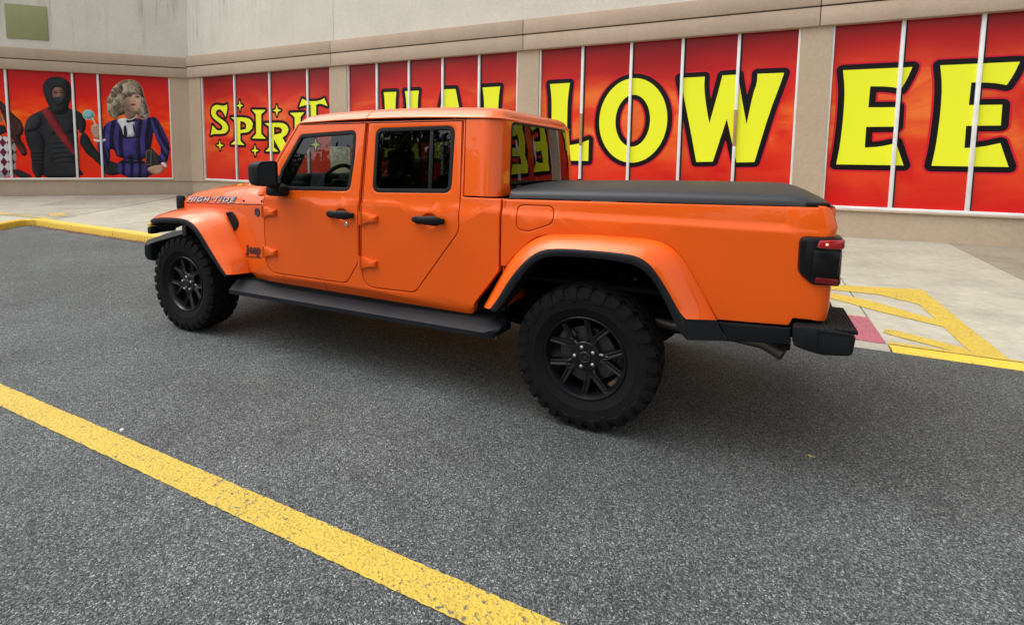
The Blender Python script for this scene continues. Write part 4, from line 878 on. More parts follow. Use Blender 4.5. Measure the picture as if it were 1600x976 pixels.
# ---- cab side frame with the door openings
gap = lambda p: offs(ccw(p), -.0052)
side_out = fillet([(.735,.517,.0),(2.752,.520,.05),(2.768,.604,.03),(2.936,.828,.03),(2.936,1.262,.01),(2.674,1.262,0),(2.645,1.746,0),(1.200,1.746,0),(1.02,1.49,.03),(.935,1.30,.03),(.915,1.22,.02),(.905,1.123,.01),(.60,1.106,0),(.30,1.062,0),(.40,.985,0),(.52,.845,0),(.668,.66,0),(.715,.55,0)])
def cab_side(flip, k):
    b = panel(side_out, [gap(front_door), gap(rear_door)], .005, .05, d0=.0, xl=[.45,.6,.75,.93])
    # groove round the hood seam and rocker split lines
    for x, z0, z1 in ((1.118,.522,.598),(1.535,.522,.603)): b.join(panel([(x-.002,z0),(x+.002,z0),(x+.002,z1),(x-.002,z1)], (), .0004, .004, d0=-.0006), 1)
    tb(flip(b), 'cab_side', ['paint', 'reveal'], wn=True)
    # door jamb backing
    tb(flip(panel(fillet([(.80,.53,.05),(2.70,.53,.05),(2.85,.85,.05),(2.85,1.235,0),(.86,1.235,0)]), (), .002, .01, d0=.09)), 'door_jamb', 'dark')
    for (x0, x1) in ((1.80,1.95),(2.60,2.68)): tb(flip(panel([(x0,1.2),(x1,1.2),(x1,1.75),(x0,1.75)], (), .002, .03, d0=.045)), 'pillar_trim', 'dark')
    tb(flip(panel([(.955,1.25),(1.06,1.25),(1.13,1.36),(1.31,1.69),(1.31,1.75),(1.19,1.75),(1.01,1.46)], (), .002, .05, d0=.05)), 'pillar_trim', 'dark')
both(cab_side)
# ---- hard top: rear quarters, back wall, roof
def hx_back(z): return 2.908-.065*max(0, (z-1.27))
def top_corner(flip, k):
    zs_ = [1.272,1.285,1.40,1.55,1.70,1.745]; rows = []
    for z in zs_:
        yb = -float(np.interp(z, SKZ, SKY)); xb = hx_back(z); r = .10; row = [(2.682-.028*(z-1.262)/.472, yb, z), (2.75, yb, z), (xb-r-.03, yb, z)]
        for a in np.linspace(0, math.pi/2, 9): row.append((xb-r+r*math.sin(a), yb+r-r*math.cos(a), z))
        row.append((xb, yb+.14, z)); rows.append(row)
    b = MB().loft(rows); r0 = rows[0]; b.loft([[(x-.0*0, y+.02, z) if i < 3 else (x-.02, y+.02, z) for i, (x, y, z) in enumerate(r0)], r0])
    b.loft([[(p[0], p[1]+.03, p[2]) for p in (r[0] for r in rows)], [r[0] for r in rows]])
    return flip(b)
hb = MB()
for k in (0, 1): hb.join(top_corner((lambda b: b) if k == 0 else (lambda b: b.mir()), k))
def bow(y): return .023*max(0., 1-(y/.66)**2)
YC = [-.6,-.5,-.4,-.3,-.2,-.1,0,.1,.2,.3,.4,.5,.6]
bw_out = [(-.66,1.272),(.66,1.272),(.60,1.745),(-.60,1.745)]
RWIN = fillet([(-.605,1.303,.05),(.605,1.303,.05),(.535,1.740,.06),(-.535,1.740,.06)])
bo = [(-.672,1.272),(.672,1.272),(.645,1.745),(-.645,1.745)]
pb = panel([(-.70,1.272),(.70,1.272),(.66,1.7455),(-.66,1.7455)], [offs(ccw(RWIN), .012)], .003, .03, lambda x, z: 0.0, levels=[1.4,1.55,1.7], xl=YC)
hb.join(pb.tf(lambda a, d, z: (hx_back(z)-d-.001+bow(a), a, z)))
hard = tb(hb, 'hard_top', 'paint', None, 34, True)
ps = panel(RWIN, [offs(ccw(RWIN), .02)], .003, .02, lambda x, z: 0.0, xl=YC).tf(lambda a, d, z: (hx_back(z)-d+.004+bow(a), a, z)); tb(ps, 'window_seal', 'seal', hard)
g = MB(); rows = []
for j in range(9):
    z = 1.312+.415*j/8; w = .598-.068*j/8; rows.append([(hx_back(z)+.0035+bow(t)+.004*math.sin(math.pi*j/8), t, z) for t in np.linspace(-w, w, 25)])
g.loft(rows); tb(g, 'rear_window', 'privacy', hard, 0)
hard.children[-1].data.shade_smooth()
# roof as rounded rings
def ring(x0, x1, yh, r, z, zf=0., n=8, ns=14):
    pts = []
    def zz(x): return z+.022*math.sin(math.pi*min(1, max(0, (x-1.17)/1.76)))-zf*max(0, (1.55-x)/.4)**1.5
    c = [(x1-r, yh-r, 0), (x0+r, yh-r, 90), (x0+r, -yh+r, 180), (x1-r, -yh+r, 270)]
    for i, (cx, cy, a0) in enumerate(c):
        for k in range(n+1):
            a = R(a0+90*k/n); pts.append((cx+r*math.cos(a), cy+r*math.sin(a)))
        nx, ny, na = c[(i+1) % 4]; p0 = pts[-1]; a = R(na); p1 = (nx+r*math.cos(a), ny+r*math.sin(a))
        for k in range(1, ns): pts.append((p0[0]+(p1[0]-p0[0])*k/ns, p0[1]+(p1[1]-p0[1])*k/ns))
    return [(x, y, zz(x)) for x, y in pts]
RX = 2.876
rr = [ring(1.205, RX-.02, .66, .07, 1.742), ring(1.192, RX-.002, .708, .085, 1.742), ring(1.180, RX+.012, .722, .09, 1.7425), ring(1.175, RX+.013, .724, .09, 1.749), ring(1.180, RX, .718, .10, 1.757), ring(1.190, RX-.005, .700, .11, 1.776), ring(1.203, RX-.012, .676, .11, 1.793, .004), ring(1.222, RX-.022, .645, .11, 1.806, .008), ring(1.25, RX-.042, .615, .11, 1.815, .012), ring(1.32, RX-.10, .56, .11, 1.822, .014), ring(1.45, RX-.25, .46, .09, 1.832, .012), ring(1.7, RX-.55, .26, .09, 1.838, .0), ring(1.95, RX-.85, .10, .05, 1.840)]
rb = MB().loft(rr, closed=True); rb.fan(rr[-1])
def split_roof(b, lo, hi, name):
    bm = bmesh.new(); vs = [bm.verts.new(v) for v in b.v]
    for f in b.f:
        try: bm.faces.new([vs[i] for i in f])
        except ValueError: pass
    if lo is not None: bmesh.ops.bisect_plane(bm, geom=bm.verts[:]+bm.edges[:]+bm.faces[:], plane_co=(lo,0,0), plane_no=(1,0,0), clear_inner=True)
    if hi is not None: bmesh.ops.bisect_plane(bm, geom=bm.verts[:]+bm.edges[:]+bm.faces[:], plane_co=(hi,0,0), plane_no=(1,0,0), clear_outer=True)
    bm.verts.index_update(); m = MB().add([v.co[:] for v in bm.verts], [[v.index for v in f.verts] for f in bm.faces]); bm.free(); return tb(m, name, 'paint', None, 40)
split_roof(rb, None, 1.866, 'roof_panel'); split_roof(rb, 1.873, None, 'roof_panel')
hl = MB().box(1.24, 2.84, -.64, .64, 1.70, 1.735); hl.box(1.855, 1.885, -.63, .63, 1.72, 1.79); tb(hl, 'headliner', 'dark')
for s, nm in ((-1, ''), (1, '')):       # drip gap under the roof edge
    g = MB().box(1.22, 2.79, -.712 if s < 0 else .700, -.700 if s < 0 else .712, 1.735, 1.75); tb(g, 'drip_gap', 'reveal')
# ---- windscreen frame and glass
def wsx(z): return .845+.79*(z-1.235)
ws = MB()
for s in (-1, 1):
    rows = []
    for z in np.linspace(1.20, 1.765, 8):
        x = wsx(z); yo = -float(np.interp(z, SKZ, SKY))+.012; q = [(x-.012, yo+.07, z), (x-.020, yo+.035, z), (x-.006, yo+.008, z), (x+.03, yo, z), (x+.075, yo+.004, z), (x+.075, yo+.06, z), (x+.02, yo+.075, z)]
        rows.append([(a, b if s < 0 else -b, c) for a, b, c in q])
    if s > 0: rows = [r[::-1] for r in rows]
    ws.loft(rows, closed=True)
ws.rbox(wsx(1.745)-.01, wsx(1.745)+.09, -.66, .66, 1.72, 1.785, .015)
tb(ws, 'windscreen_frame', 'paint', None, 40)
g = MB().loft([[(wsx(z)+.012, y, z) for y in np.linspace(-.665, .665, 9)] for z in np.linspace(1.22, 1.735, 5)]); tb(g, 'windscreen', 'glass', None, 60)
# ---- hood, cowl
def hw(x): return .806-.153*max(0, .93-x)
def hz_side(x): return 1.066+(x+.368)*.050
def hsec(x, lift=0.0):
    w = hw(x); zs_ = hz_side(x); zc = float(np.interp(x, [-.40,-.36,-.30,-.2,0,.25,.6,.95], [1.11,1.16,1.182,1.20,1.228,1.254,1.280,1.288]))
    ze = float(np.interp(x, [-.40,-.36,-.268,-.007,.3,.6,.95], [1.105,1.146,1.166,1.203,1.232,1.252,1.258]))
    pr = [(w, zs_), (w-.003, zs_+.012), (w-.022, zs_*.55+ze*.45), (w-.06, ze-.022), (w-.105, ze-.002), (w-.16, ze+.008), (.36, zc*.6+ze*.4+.004), (.30, zc+.010), (.20, zc+.014), (0, zc+.015)]
    return [(x, -y, z) for y, z in pr]+[(x, y, z) for y, z in pr[-2::-1]]
hr = [hsec(x) for x in (-.385,-.36,-.33,-.28,-.2,-.1,0,.12,.25,.38,.5,.594)]
h = MB().loft([[(p[0]+.0, p[1]*.985, p[2]-.03) for p in hr[0]]]+[[*r] for r in hr]+[[(p[0], p[1], p[2]-.03) for p in hr[-1]]]); h.f = [tuple(reversed(f)) for f in h.f]
hood = tb(h, 'hood', 'paint', None, 38)
cr_ = [hsec(x) for x in (.600,.66,.74,.82,.90,.955)]
for r in (cr_[-1], cr_[-2]):
    pass
c = MB().loft([[(p[0], p[1], p[2]-.03) for p in cr_[0]]]+cr_); c.f = [tuple(reversed(f)) for f in c.f]
cowl = tb(c, 'cowl', 'paint', None, 38)
for s in (-1, 1):
    for x in (.640, .895):
        b = MB().lathe([(0,-.006),(.008,-.006),(.011,-.003),(.011,.006)], 12); z = hz_side(x)+.022; b.tf(lambda a, d, e: (x+a, s*(hw(x)-.006)+d*(1 if s < 0 else -1), z+e))
        if s > 0: b.f = [tuple(reversed(f)) for f in b.f]
        tb(b, 'cowl_bolt', 'ink', cowl)
    rows = [[(x, s*(hw(x)+.001), hz_side(x)-.001+dz) for x in np.linspace(-.37, .905, 12)] for dz in (-.0022, .0022)]
    b = MB().loft(rows); b.f = [tuple(reversed(f)) for f in b.f] if s > 0 else b.f; tb(b, 'hood_gap', 'reveal', hood)
# inner fender sides below the hood seam
def fside(flip, k):
    rows = [[(x, -(hw(x)-.002), z) for x in np.linspace(-.385, .64, 10)] for z in (.975, 1.0)]+[[(x, -(hw(x)-.001), hz_side(x)-.004) for x in np.linspace(-.385, .64, 10)]]
    tb(flip(MB().loft(rows)), 'hood_side', 'paint')
both(fside)
# ---- fender flares
def split_rs(pts, brk, ns):
    P = [tuple(p) for p in pts]; out = []; idx = [0]+brk+[len(P)-1]
    for a, b, n in zip(idx[:-1], idx[1:], ns):
        r = resample(P[a:b+1], n+1); out += list(r[(1 if out else 0):])
    return smooth_line(out, 3)
def flare(seam, edge, low, cen, flip, rear):
    n = len(seam); S, E, L = np.array(seam), np.array(edge), np.array(low); c = np.array([cen[0], 0, cen[1]])
    def outw(P, d): v = P-c; v[:, 1] = 0; v /= np.linalg.norm(v, axis=1)[:, None]; return P+v*d
    tuck = S.copy(); tuck[:, 1] += .02
    r1 = S+(E-S)*.08; r1 = outw(r1, .004); r2 = outw(S+(E-S)*.60, .014); r2[:, 1] = S[:, 1]+(E[:, 1]-S[:, 1])*.66; r3 = outw(S+(E-S)*.72, .010); r3[:, 1] = S[:, 1]+(E[:, 1]-S[:, 1])*.80; r4 = S+(E-S)*.97; r4[:, 1] = E[:, 1]-.001
    b = MB().loft([r[::-1] for r in (E+np.array([0, .012, 0]), E, r4, r3, r2, r1, S, tuck)])
    a0, a1 = [r[0] for r in (E, r4, r3, r2, r1, S)], [r[-1] for r in (E, r4, r3, r2, r1, S)]
    b.fan(a0[::-1]); b.fan(a1)
    f = tb(flip(b), 'fender_flare', 'paint', None, 50)
    # black lip
    E2 = E.copy(); E2[:, 1] -= .003; Lm = E2*.5+L*.5; Lm[:, 1] = L[:, 1]-.004; Lin = L.copy(); Lin[:, 1] = -.78; Eo = outw(E2.copy(), .0); Ein = E.copy(); Ein[:, 1] = E[:, 1]+.05
    Lb = outw(L.copy(), -.004); Lb[:, 1] += .012
    b = MB().loft([r[::-1] for r in (Lin, Lb, L, Lm, Eo, outw(E2+np.array([0,.004,0]), .003), outw(Ein, .002))])
    if rear: b.add([E2[-1], (4.152,-.812,.709), (4.200,-.812,.614), L[-1]], [(0,3,2,1),(0,1,2,3)]); b.add([L[-1],(4.200,-.812,.614),(4.19,-.76,.61),Lin[-1]], [(0,1,2,3),(3,2,1,0)])
    else: b.fan([r[-1] for r in (E2, Lm, L, Lin)])
    tb(flip(b), 'flare_trim', 'trim', f, 50)
    # wheel house
    W0 = outw(L.copy(), .012); W0[:, 1] = -.915; W1 = outw(L.copy(), .05); W1[:, 1] = -.40
    b = MB().loft([r[::-1] for r in (W1, W0)]); b.loft([[tuple(p) for p in W1], [(cen[0], -.40, .3)]*n]); tb(flip(b), 'wheel_house', 'under', f, 60)
rseam = [(x, skin(x, z)-.001, z) for x, z in D['rear_seam']]; redge = [(x, -.935, z) for x, z in D['rear_edge'][:19]]+[(4.012,-.935,.733)]; rlow = [(x, -.94, z) for x, z in D['rear_low'][:-2]]+[(4.030,-.94,.628)]
NS = (12, 16, 22)
rs = split_rs(rseam, [7, 12], NS); re_ = split_rs(redge, [7, 12], NS); rl = split_rs(rlow, [7, 11], NS)
def rflare(flip, k): flare(rs, re_, rl, (WB, .60), flip, True)
both(rflare)
fseam = [(-.47,-.70,.975),(-.44,-.645,1.0),(-.36,-.615,1.022),(-.20,-.637,1.036),(-.061,-.660,1.046),(.158,-.692,1.052),(.302,-.713,1.03),(.392,-.726,.999),(.471,-.737,.915),(.519,-.743,.858),(.565,-.749,.789),(.668,-.764,.679),(.707,-.768,.565)]
fedge = [(-.385,-.88,.885),(-.370,-.905,.915),(-.330,-.928,.942),(-.251,-.935,.961),(-.122,-.935,.977),(.062,-.935,.984),(.18,-.935,.978),(.261,-.935,.951),(.316,-.935,.911),(.381,-.935,.849),(.465,-.935,.753),(.542,-.935,.676),(.596,-.935,.615),(.645,-.935,.575)]
flow = [(-.385,-.885,.85),(-.345,-.92,.882),(-.26,-.94,.912),(-.205,-.94,.929),(-.021,-.94,.938),(.103,-.94,.945),(.208,-.94,.928),(.287,-.94,.881),(.363,-.94,.804),(.447,-.94,.715),(.55,-.94,.626),(.612,-.94,.562),(.645,-.94,.552)]
fs_ = split_rs(fseam, [6, 8], (20, 6, 14)); fe = split_rs(fedge, [6, 8], (20, 6, 14)); fl = split_rs(flow, [6, 8], (20, 6, 14))
def fflare(flip, k): flare(fs_, fe, fl, (0, .60), flip, False)
both(fflare)
def fdetail(flip, k):
    b = MB().rbox(-.345, -.300, -.944, -.885, .884, .920, .008); tb(flip(b), 'turn_signal', 'amber')
    b = MB().rbox(-.352, -.298, -.942, -.87, .822, .880, .008); tb(flip(b), 'fender_end', 'blk'); b = MB().prism([(-.345,.825),(-.335,.822),(-.325,.845),(-.20,.885),(.02,.928),(.02,.958),(-.20,.945),(-.345,.875)], -.895, -.70, 0, .008); tb(flip(b), 'fender_liner', 'under')
    # side vent behind the wheel, badge, word mark
    P = fillet([(.374,1.030,.012),(.472,1.044,.018),(.515,1.018,.02),(.566,.960,.02),(.552,.926,.012),(.508,.882,.010)])
    v = tb(flip(panel(P, [offs(ccw(P), .013)], .004, .02, lambda x, z: skin(x, z)-.010)), 'side_vent', 'blk')
    tb(flip(panel(offs(ccw(P), .006), (), .001, .01, lambda x, z: skin(x, z)-.004)), 'vent_grille', 'under', v)
    b = MB().lathe([(0,-.004),(.026,-.004),(.029,-.006),(.034,-.005),(.036,.004)], 28); b.tf(lambda x, y, z: (.838+x, skin(.838, 1.062)+y+.153*x*-1, 1.062+z)); tb(flip(b), 'round_badge', 'ink')
both(fdetail)
# ---- lettering on the body
def text_mesh(s, size, mat, name, fn, parent, offset=0., shear=0., sx=1., spacing=1., ext=0.):
    cu = bpy.data.curves.new('t', 'FONT'); cu.body = s; cu.size = size; cu.offset = offset; cu.shear = shear; cu.space_character = spacing; cu.fill_mode = 'FRONT'; cu.resolution_u = 6
    o = bpy.data.objects.new('t', cu); COL.objects.link(o); dg = bpy.context.evaluated_depsgraph_get(); me = bpy.data.meshes.new_from_object(o.evaluated_get(dg)); bpy.data.objects.remove(o)
    b = MB(); b.v = [fn(v.co.x*sx, v.co.y) for v in me.vertices]; b.f = [tuple(p.vertices) for p in me.polygons]; b.m = [0]*len(b.f); bpy.data.meshes.remove(me)
    return tb(b, name, mat, parent, 0)
def hoodpt(x, t, d):        # point on the hood side: t = height above the seam
    w = hw(x); z0 = hz_side(x); ze = hsec(x)[3][2]; k = t/(ze-z0)
    yy = np.interp(z0+t, [z0, z0+.012, hsec(x)[2][2], hsec(x)[3][2]], [w, w-.003, w-.022, w-.06]); return (x, -(yy+d), z0+t+d*.4)
for off, mt, d, nm in ((.0062, 'ink', .003, 'decal_outline'), (.0002, 'silverink', .005, 'decal')):
    text_mesh('HIGH\u00b7TIDE', .066, mt, nm, lambda u, v: hoodpt(-.285+u, .012+v*.86, d), hood, off, .18, 2.0, 1.28)
wp = lambda u0, u, v: (.668+u0+u, skin(.668+u0+u, .74)-.003, .722+v+(u0+u)*.06)
text_mesh('J', .082, 'ink', 'word_badge', lambda u, v: wp(0, u, v+.004), None, .0062, 0, 1.35, 1.0)
text_mesh('eep', .100, 'ink', 'word_badge', lambda u, v: wp(.038, u, v), None, .0062, 0, 1.0, 1.10)
text_mesh('GLADIATOR', .020, 'ink', 'word_badge', lambda u, v: (.665+u, skin(.665+u, .74)-.003, .686+v+u*.07), None, .0006, 0, 1.75, 1.1)
# ---- pickup bed
fuel = fillet([(3.048,1.088,.05),(3.130,1.086,.06),(3.272,1.140,.05),(3.272,1.235,.045),(3.048,1.230,.04)])
seam2 = [(x, z) for x, z in D['rear_seam'][3:]]
bed_poly = [(2.948,1.262),(2.948,.86)]+[(2.985,.862)]+[(x, z-.004) for x, z in seam2[:-1]]+[(4.152,.712),(4.30,.720),(4.462,.731),(4.478,.768),(4.57,.772),(4.57,1.297),(3.9,1.281)]
tl = fillet([(4.478,.99,.06),(4.545,.938,.02),(4.66,.944,0),(4.66,1.17,0),(4.482,1.165,.03)])
def bed_skin(x, z): return skin(x, z) - .008*max(0, min(1, (x-4.42)/.06))*max(0, min(1, (z-1.185)/.02))
def bedside(flip, k):
    p = ccw(bed_poly)
    b = panel(p, [offs(ccw(fuel), -.003)], .006, .03, bed_skin, levels=SKZ+[1.185,1.205,1.22], xl=[4.42,4.45,4.48,4.55])
    zz = [.772,.80,.87,1.0,1.165,1.19,1.205,1.24,1.275,1.297]; rows = []
    for z in zz:
        y = bed_skin(4.57, z); r = .05; bul = .008 if z > 1.18 else 0
        dx = np.interp(z, [.772,.80,.87,1.165,1.19,1.205,1.297], [-.01,-.004,0,.004,.010,.012,-.012])
        rows.append([(4.556, y-.0006, z)]+[(4.575+dx+r*math.sin(a), y+r-r*math.cos(a), z) for a in np.linspace(0, math.pi/2, 7)]+[(4.625+dx, -.70, z)])
    b.loft(rows); t = rows[-1]; b.loft([t, [(x-.006, y+.008, z+.006) for x, y, z in t], [(x-.03, y+.05, z+.006) for x, y, z in t]])
    d = tb(flip(b), 'bed_side', 'paint', None, 34, True)
    # rail top, front edge wall
    m = MB().loft([[(2.955, y, 1.266), (3.9, y, 1.285), (4.59, y, 1.301)] for y in (-.776, -.70)]); tb(flip(m), 'bed_rail', 'blk', d)
    m = MB().box(2.958, 2.965, -.79, -.3, .60, 1.255); tb(flip(m), 'bed_front', 'paint', d)
    if k == 0:
        f = tb(panel(fuel, (), .005, .02, bed_skin, levels=SKZ+[1.185]), 'fuel_door', 'paint', d, 34, True)
        tb(panel(offs(ccw(fuel), -.02), (), .001, .005, lambda x, z: skin(x, z)+.028), 'fuel_recess', 'reveal', d)
    # lower black trim
    b = MB(); P = [(4.158,.703),(4.30,.711),(4.472,.722),(4.474,.640),(4.205,.610)]
    tb(flip(panel(P, (), .010, .06, lambda x, z: -.812+.1*max(0, .70-z)*1.0)), 'sill_trim', 'trim', d, 40, True)
    # tail lamp
    T = ccw(tl); lp = MB(); fn = lambda x, z: skin(x, z)-.022+.05*max(0, (x-4.60))
    lp = panel(fillet([(4.482,.99,.07),(4.545,.938,.03),(4.640,.944,0),(4.648,1.168,0),(4.482,1.163,.035)]), (), .022, .10, fn)
    lp.rbox(4.58, 4.652, -.815, -.66, .942, 1.168, .012)
    L = tb(flip(lp), 'tail_lamp', 'gloss', d, 40)
    lens = panel(fillet([(4.548,1.112,.012),(4.646,1.114,0),(4.650,1.158,0),(4.56,1.150,.012)]), (), .008, .05, lambda x, z: fn(x, z)-.004)
    lens.rbox(4.625, 4.662, -.806, -.68, 1.112, 1.160, .010); tb(flip(lens), 'lamp_lens', 'red', L, 40)
    lens = panel(fillet([(4.548,.952,.008),(4.640,.950,0),(4.642,.978,0),(4.556,.980,.006)]), (), .005, .05, lambda x, z: fn(x, z)-.003)
    lens.rbox(4.620, 4.655, -.806, -.70, .948, .984, .008); tb(flip(lens), 'lamp_lens', 'dimred', L, 40)
    cov = panel(fillet([(4.534,.995,.012),(4.640,.992,0),(4.646,1.104,0),(4.536,1.104,.006)]), (), .006, .05, lambda x, z: fn(x, z)-.006)
    cov.rbox(4.62, 4.655, -.80, -.70, .990, 1.104, .008); tb(flip(cov), 'lamp_cover', 'gloss', L, 40)
    bl = MB().lathe([(0,-.004),(.003,-.004),(.004,-.002),(.005,.002)], 12); bl.tf(lambda x, y, z: (4.590+x, fn(4.59, 1.134)-.005+y, 1.134+z));  # small emitting bright spot set on the tail lamp lens
    tb(flip(bl), 'lamp_spot', 'lamp', L, 40)
both(bedside)
tg = MB().rbox(4.60, 4.632, -.70, .70, .79, 1.30, .015); tb(tg, 'tailgate', 'paint')
tb(MB().box(3.0, 4.60, -.72, .72, .78, .80), 'bed_floor', 'under')
# soft cover
def cv(x, y):
    u = abs(y)/.775; e = max(0, (x-4.44)/.18); return 1.312+.030*(1-u**3.2)*1.0+.016*min(1, (x-2.98)/.9)+(.012*(x-2.98)/1.6)-(.060*e**1.6)+.0025*math.sin(x*9+y*3)*(1-u)
cx_ = list(np.linspace(2.985, 4.40, 22))+list(np.linspace(4.43, 4.615, 10)); ys = [-.772,-.768,-.755,-.73]+list(np.linspace(-.68, .68, 17))+[.73,.755,.768,.772]
rows = []
for x in cx_:
    row = []
    rail = 1.270+(x-2.955)*.0165+(.004 if x > 4.5 else 0)
    for i, y in enumerate(ys):
        z = cv(x, y); a = abs(y)
        if a > .771: z = rail
        elif a > .767: z = max(rail+.004, rail+(z-rail)*.45)
        elif a > .754: z = rail+(z-rail)*.80
        row.append((x, y, max(z, rail)))
    rows.append(row)
rows = [[(p[0]-.004, p[1], 1.27) for p in rows[0]]]+rows+[[(p[0]+.004, p[1], 1.296) for p in rows[-1]]]
b = MB().loft(rows); b.f = [tuple(reversed(f)) for f in b.f]; cover = tb(b, 'bed_cover', 'vinyl', None, 50)
b = MB().rbox(4.50, 4.60, -.775, -.70, 1.297, 1.318, .008); tb(b, 'cover_latch', 'blk', cover)
for y in (-.62, .66): b = MB().rbox(2.966, 2.99, y-.02, y+.02, 1.315, 1.338, .006); tb(b, 'cover_latch', 'blk', cover)
# ---- bumpers
prof = fillet([(4.478,.748,.02),(4.480,.655,.02),(4.53,.640,.03),(4.60,.630,.03),(4.712,.646,.03),(4.720,.742,.022),(4.60,.756,.01)])
bp = MB(); prof = ccw(prof); rows = []
for y, sc, xo in ((-.865,.86,-.0),(-.862,.97,0),(-.85,1,0),(-.60,1,.004),(-.40,1,.012),(-.385,.72,.012),(0,.72,.02),(.385,.72,.012),(.40,1,.012),(.60,1,.004),(.85,1,0),(.862,.97,0),(.865,.86,0)):
    rows.append([(4.60+(x-4.60)*sc+(xo if x > 4.6 else 0), y, .695+(z-.695)*sc) for x, z in prof])
bp.loft(rows, closed=True); bp.f = [tuple(reversed(f)) for f in bp.f]; bp.fan(rows[0]); bp.fan(rows[-1][::-1])
bp.f = [f for f in bp.f]
bump = tb(bp, 'rear_bumper', 'trim', None, 40)
for s in (-1, 1):
    b = MB().rbox(4.612, 4.728, min(s*.845, s*.42), max(s*.845, s*.42), .740, .7575, .004)
    for i in range(9):
        for j in range(13):
            x = 4.622+.0122*i; y = s*(.828-.031*j)+(.0155 if i % 2 else 0)*-s
            b.add([(x-.0075,y,.757),(x,y-.011,.757),(x+.0075,y,.757),(x,y+.011,.757),(x,y,.763)], [(0,1,4),(1,2,4),(2,3,4),(3,0,4)])
    tb(b, 'step_pad', 'blk', bump, 20)
tb(MB().box(4.5725, 4.5765, -.869, -.862, .655, .748).box(4.5765, 4.70, -.869, -.862, .738, .742), 'bumper_seam', 'under', bump)
fbp = MB(); rows = []
for y, z0, z1, x0, x1 in ((-.812,.575,.685,-.63,-.58),(-.795,.55,.702,-.65,-.56),(-.74,.525,.714,-.725,-.56),(-.45,.50,.757,-.80,-.56),(.45,.50,.757,-.80,-.56),(.74,.525,.714,-.725,-.56),(.795,.55,.702,-.65,-.56),(.812,.575,.685,-.63,-.58)):
    rows.append([(x, y, z) for x, z in ccw(fillet([(x0,z0,.04),(x1,z0,.02),(x1,z1,.02),(x0,z1,.04)], 4))])
fbp.loft(rows, closed=True); fbp.f = [tuple(reversed(f)) for f in fbp.f]; fbp.fan(rows[0]); fbp.fan(rows[-1][::-1]); tb(fbp, 'front_bumper', 'trim', None, 40)
# ---- grille and headlamps
gp = ccw(fillet([(-.60,.62,.05),(.60,.62,.05),(.615,1.0,.05),(.56,1.13,.10),(-.56,1.13,.10),(-.615,1.0,.05)], 8))
gr = MB(); holes = [fillet([(-.30+.1*i-.03,.70,.02),(-.30+.1*i+.03,.70,.02),(-.30+.1*i+.03,1.04,.02),(-.30+.1*i-.03,1.04,.02)], 3) for i in range(7)]
pn = panel(gp, holes, .015, .07, lambda x, z: 0.0, levels=[]).tf(lambda a, d, z: (-.455+d+.05*(a/.6)**2, a, z)); pn.f = [tuple(reversed(f)) for f in pn.f]
grille = tb(pn, 'grille', 'gloss')
tb(MB().box(-.40, -.39, -.55, .55, .66, 1.06), 'grille_mesh', 'under', grille)
for s in (-1, 1):
    b = MB().lathe([(0,-.03),(.05,-.028),(.088,-.012),(.096,.0),(.10,.03)], 32).tf(lambda x, y, z: (-.43+y, s*.455+x, .93+z)); b.f = [tuple(reversed(f)) for f in b.f]; tb(b, 'headlamp', 'mirror', grille)
    tb(MB().rbox(-.45, -.345, min(s*.575, s*.625), max(s*.585, s*.625), 1.000, 1.135, .022), 'grille_corner', 'blk', grille)
# ---- side step
def step(flip, k):
    st = []
    for x, zi, yi in ((.625,.512,-.80),(.70,.515,-.795),(.80,.512,-.785),(.93,.497,-.775),(1.1,.490,-.775),(1.6,.492,-.775),(2.2,.496,-.775),(2.75,.512,-.775),(2.93,.515,-.80),(2.985,.508,-.84)):
        s = (x-.62)/2.3; zo = .450+.022*s; e = .0 if x < 2.95 else .03
        st.append([(x, yi, zi-.0), (x, yi-.02, zi-.002), (x-(.0 if x < 2.9 else .02), -.892+e, zo+.004), (x-(.0 if x < 2.9 else .04), -.902+e, zo-.004), (x-(.0 if x < 2.9 else .05), -.900+e, zo-.036), (x-(.0 if x < 2.9 else .05), -.86, zo-.044), (x, -.72, zi-.05), (x, -.72, zi)])
    b = MB().loft(st, closed=True); b.fan(st[0]); b.fan(st[-1][::-1]); b.f = [tuple(reversed(f)) for f in b.f]
    t = tb(flip(b), 'side_step', 'step', None, 30)
    for x in (.95, 1.8, 2.6): tb(flip(MB().tube([(x,-.45,.50),(x,-.70,.47),(x,-.80,.455)], .022, 8)), 'step_bracket', 'under', t)
    bl = MB().lathe([(0,-.012),(.012,-.010),(.014,.0)], 12); bl.tf(lambda x, y, z: (2.945+x, -.845+y, .43+z)); tb(flip(bl), 'step_bolt', 'disc', t)
both(step)
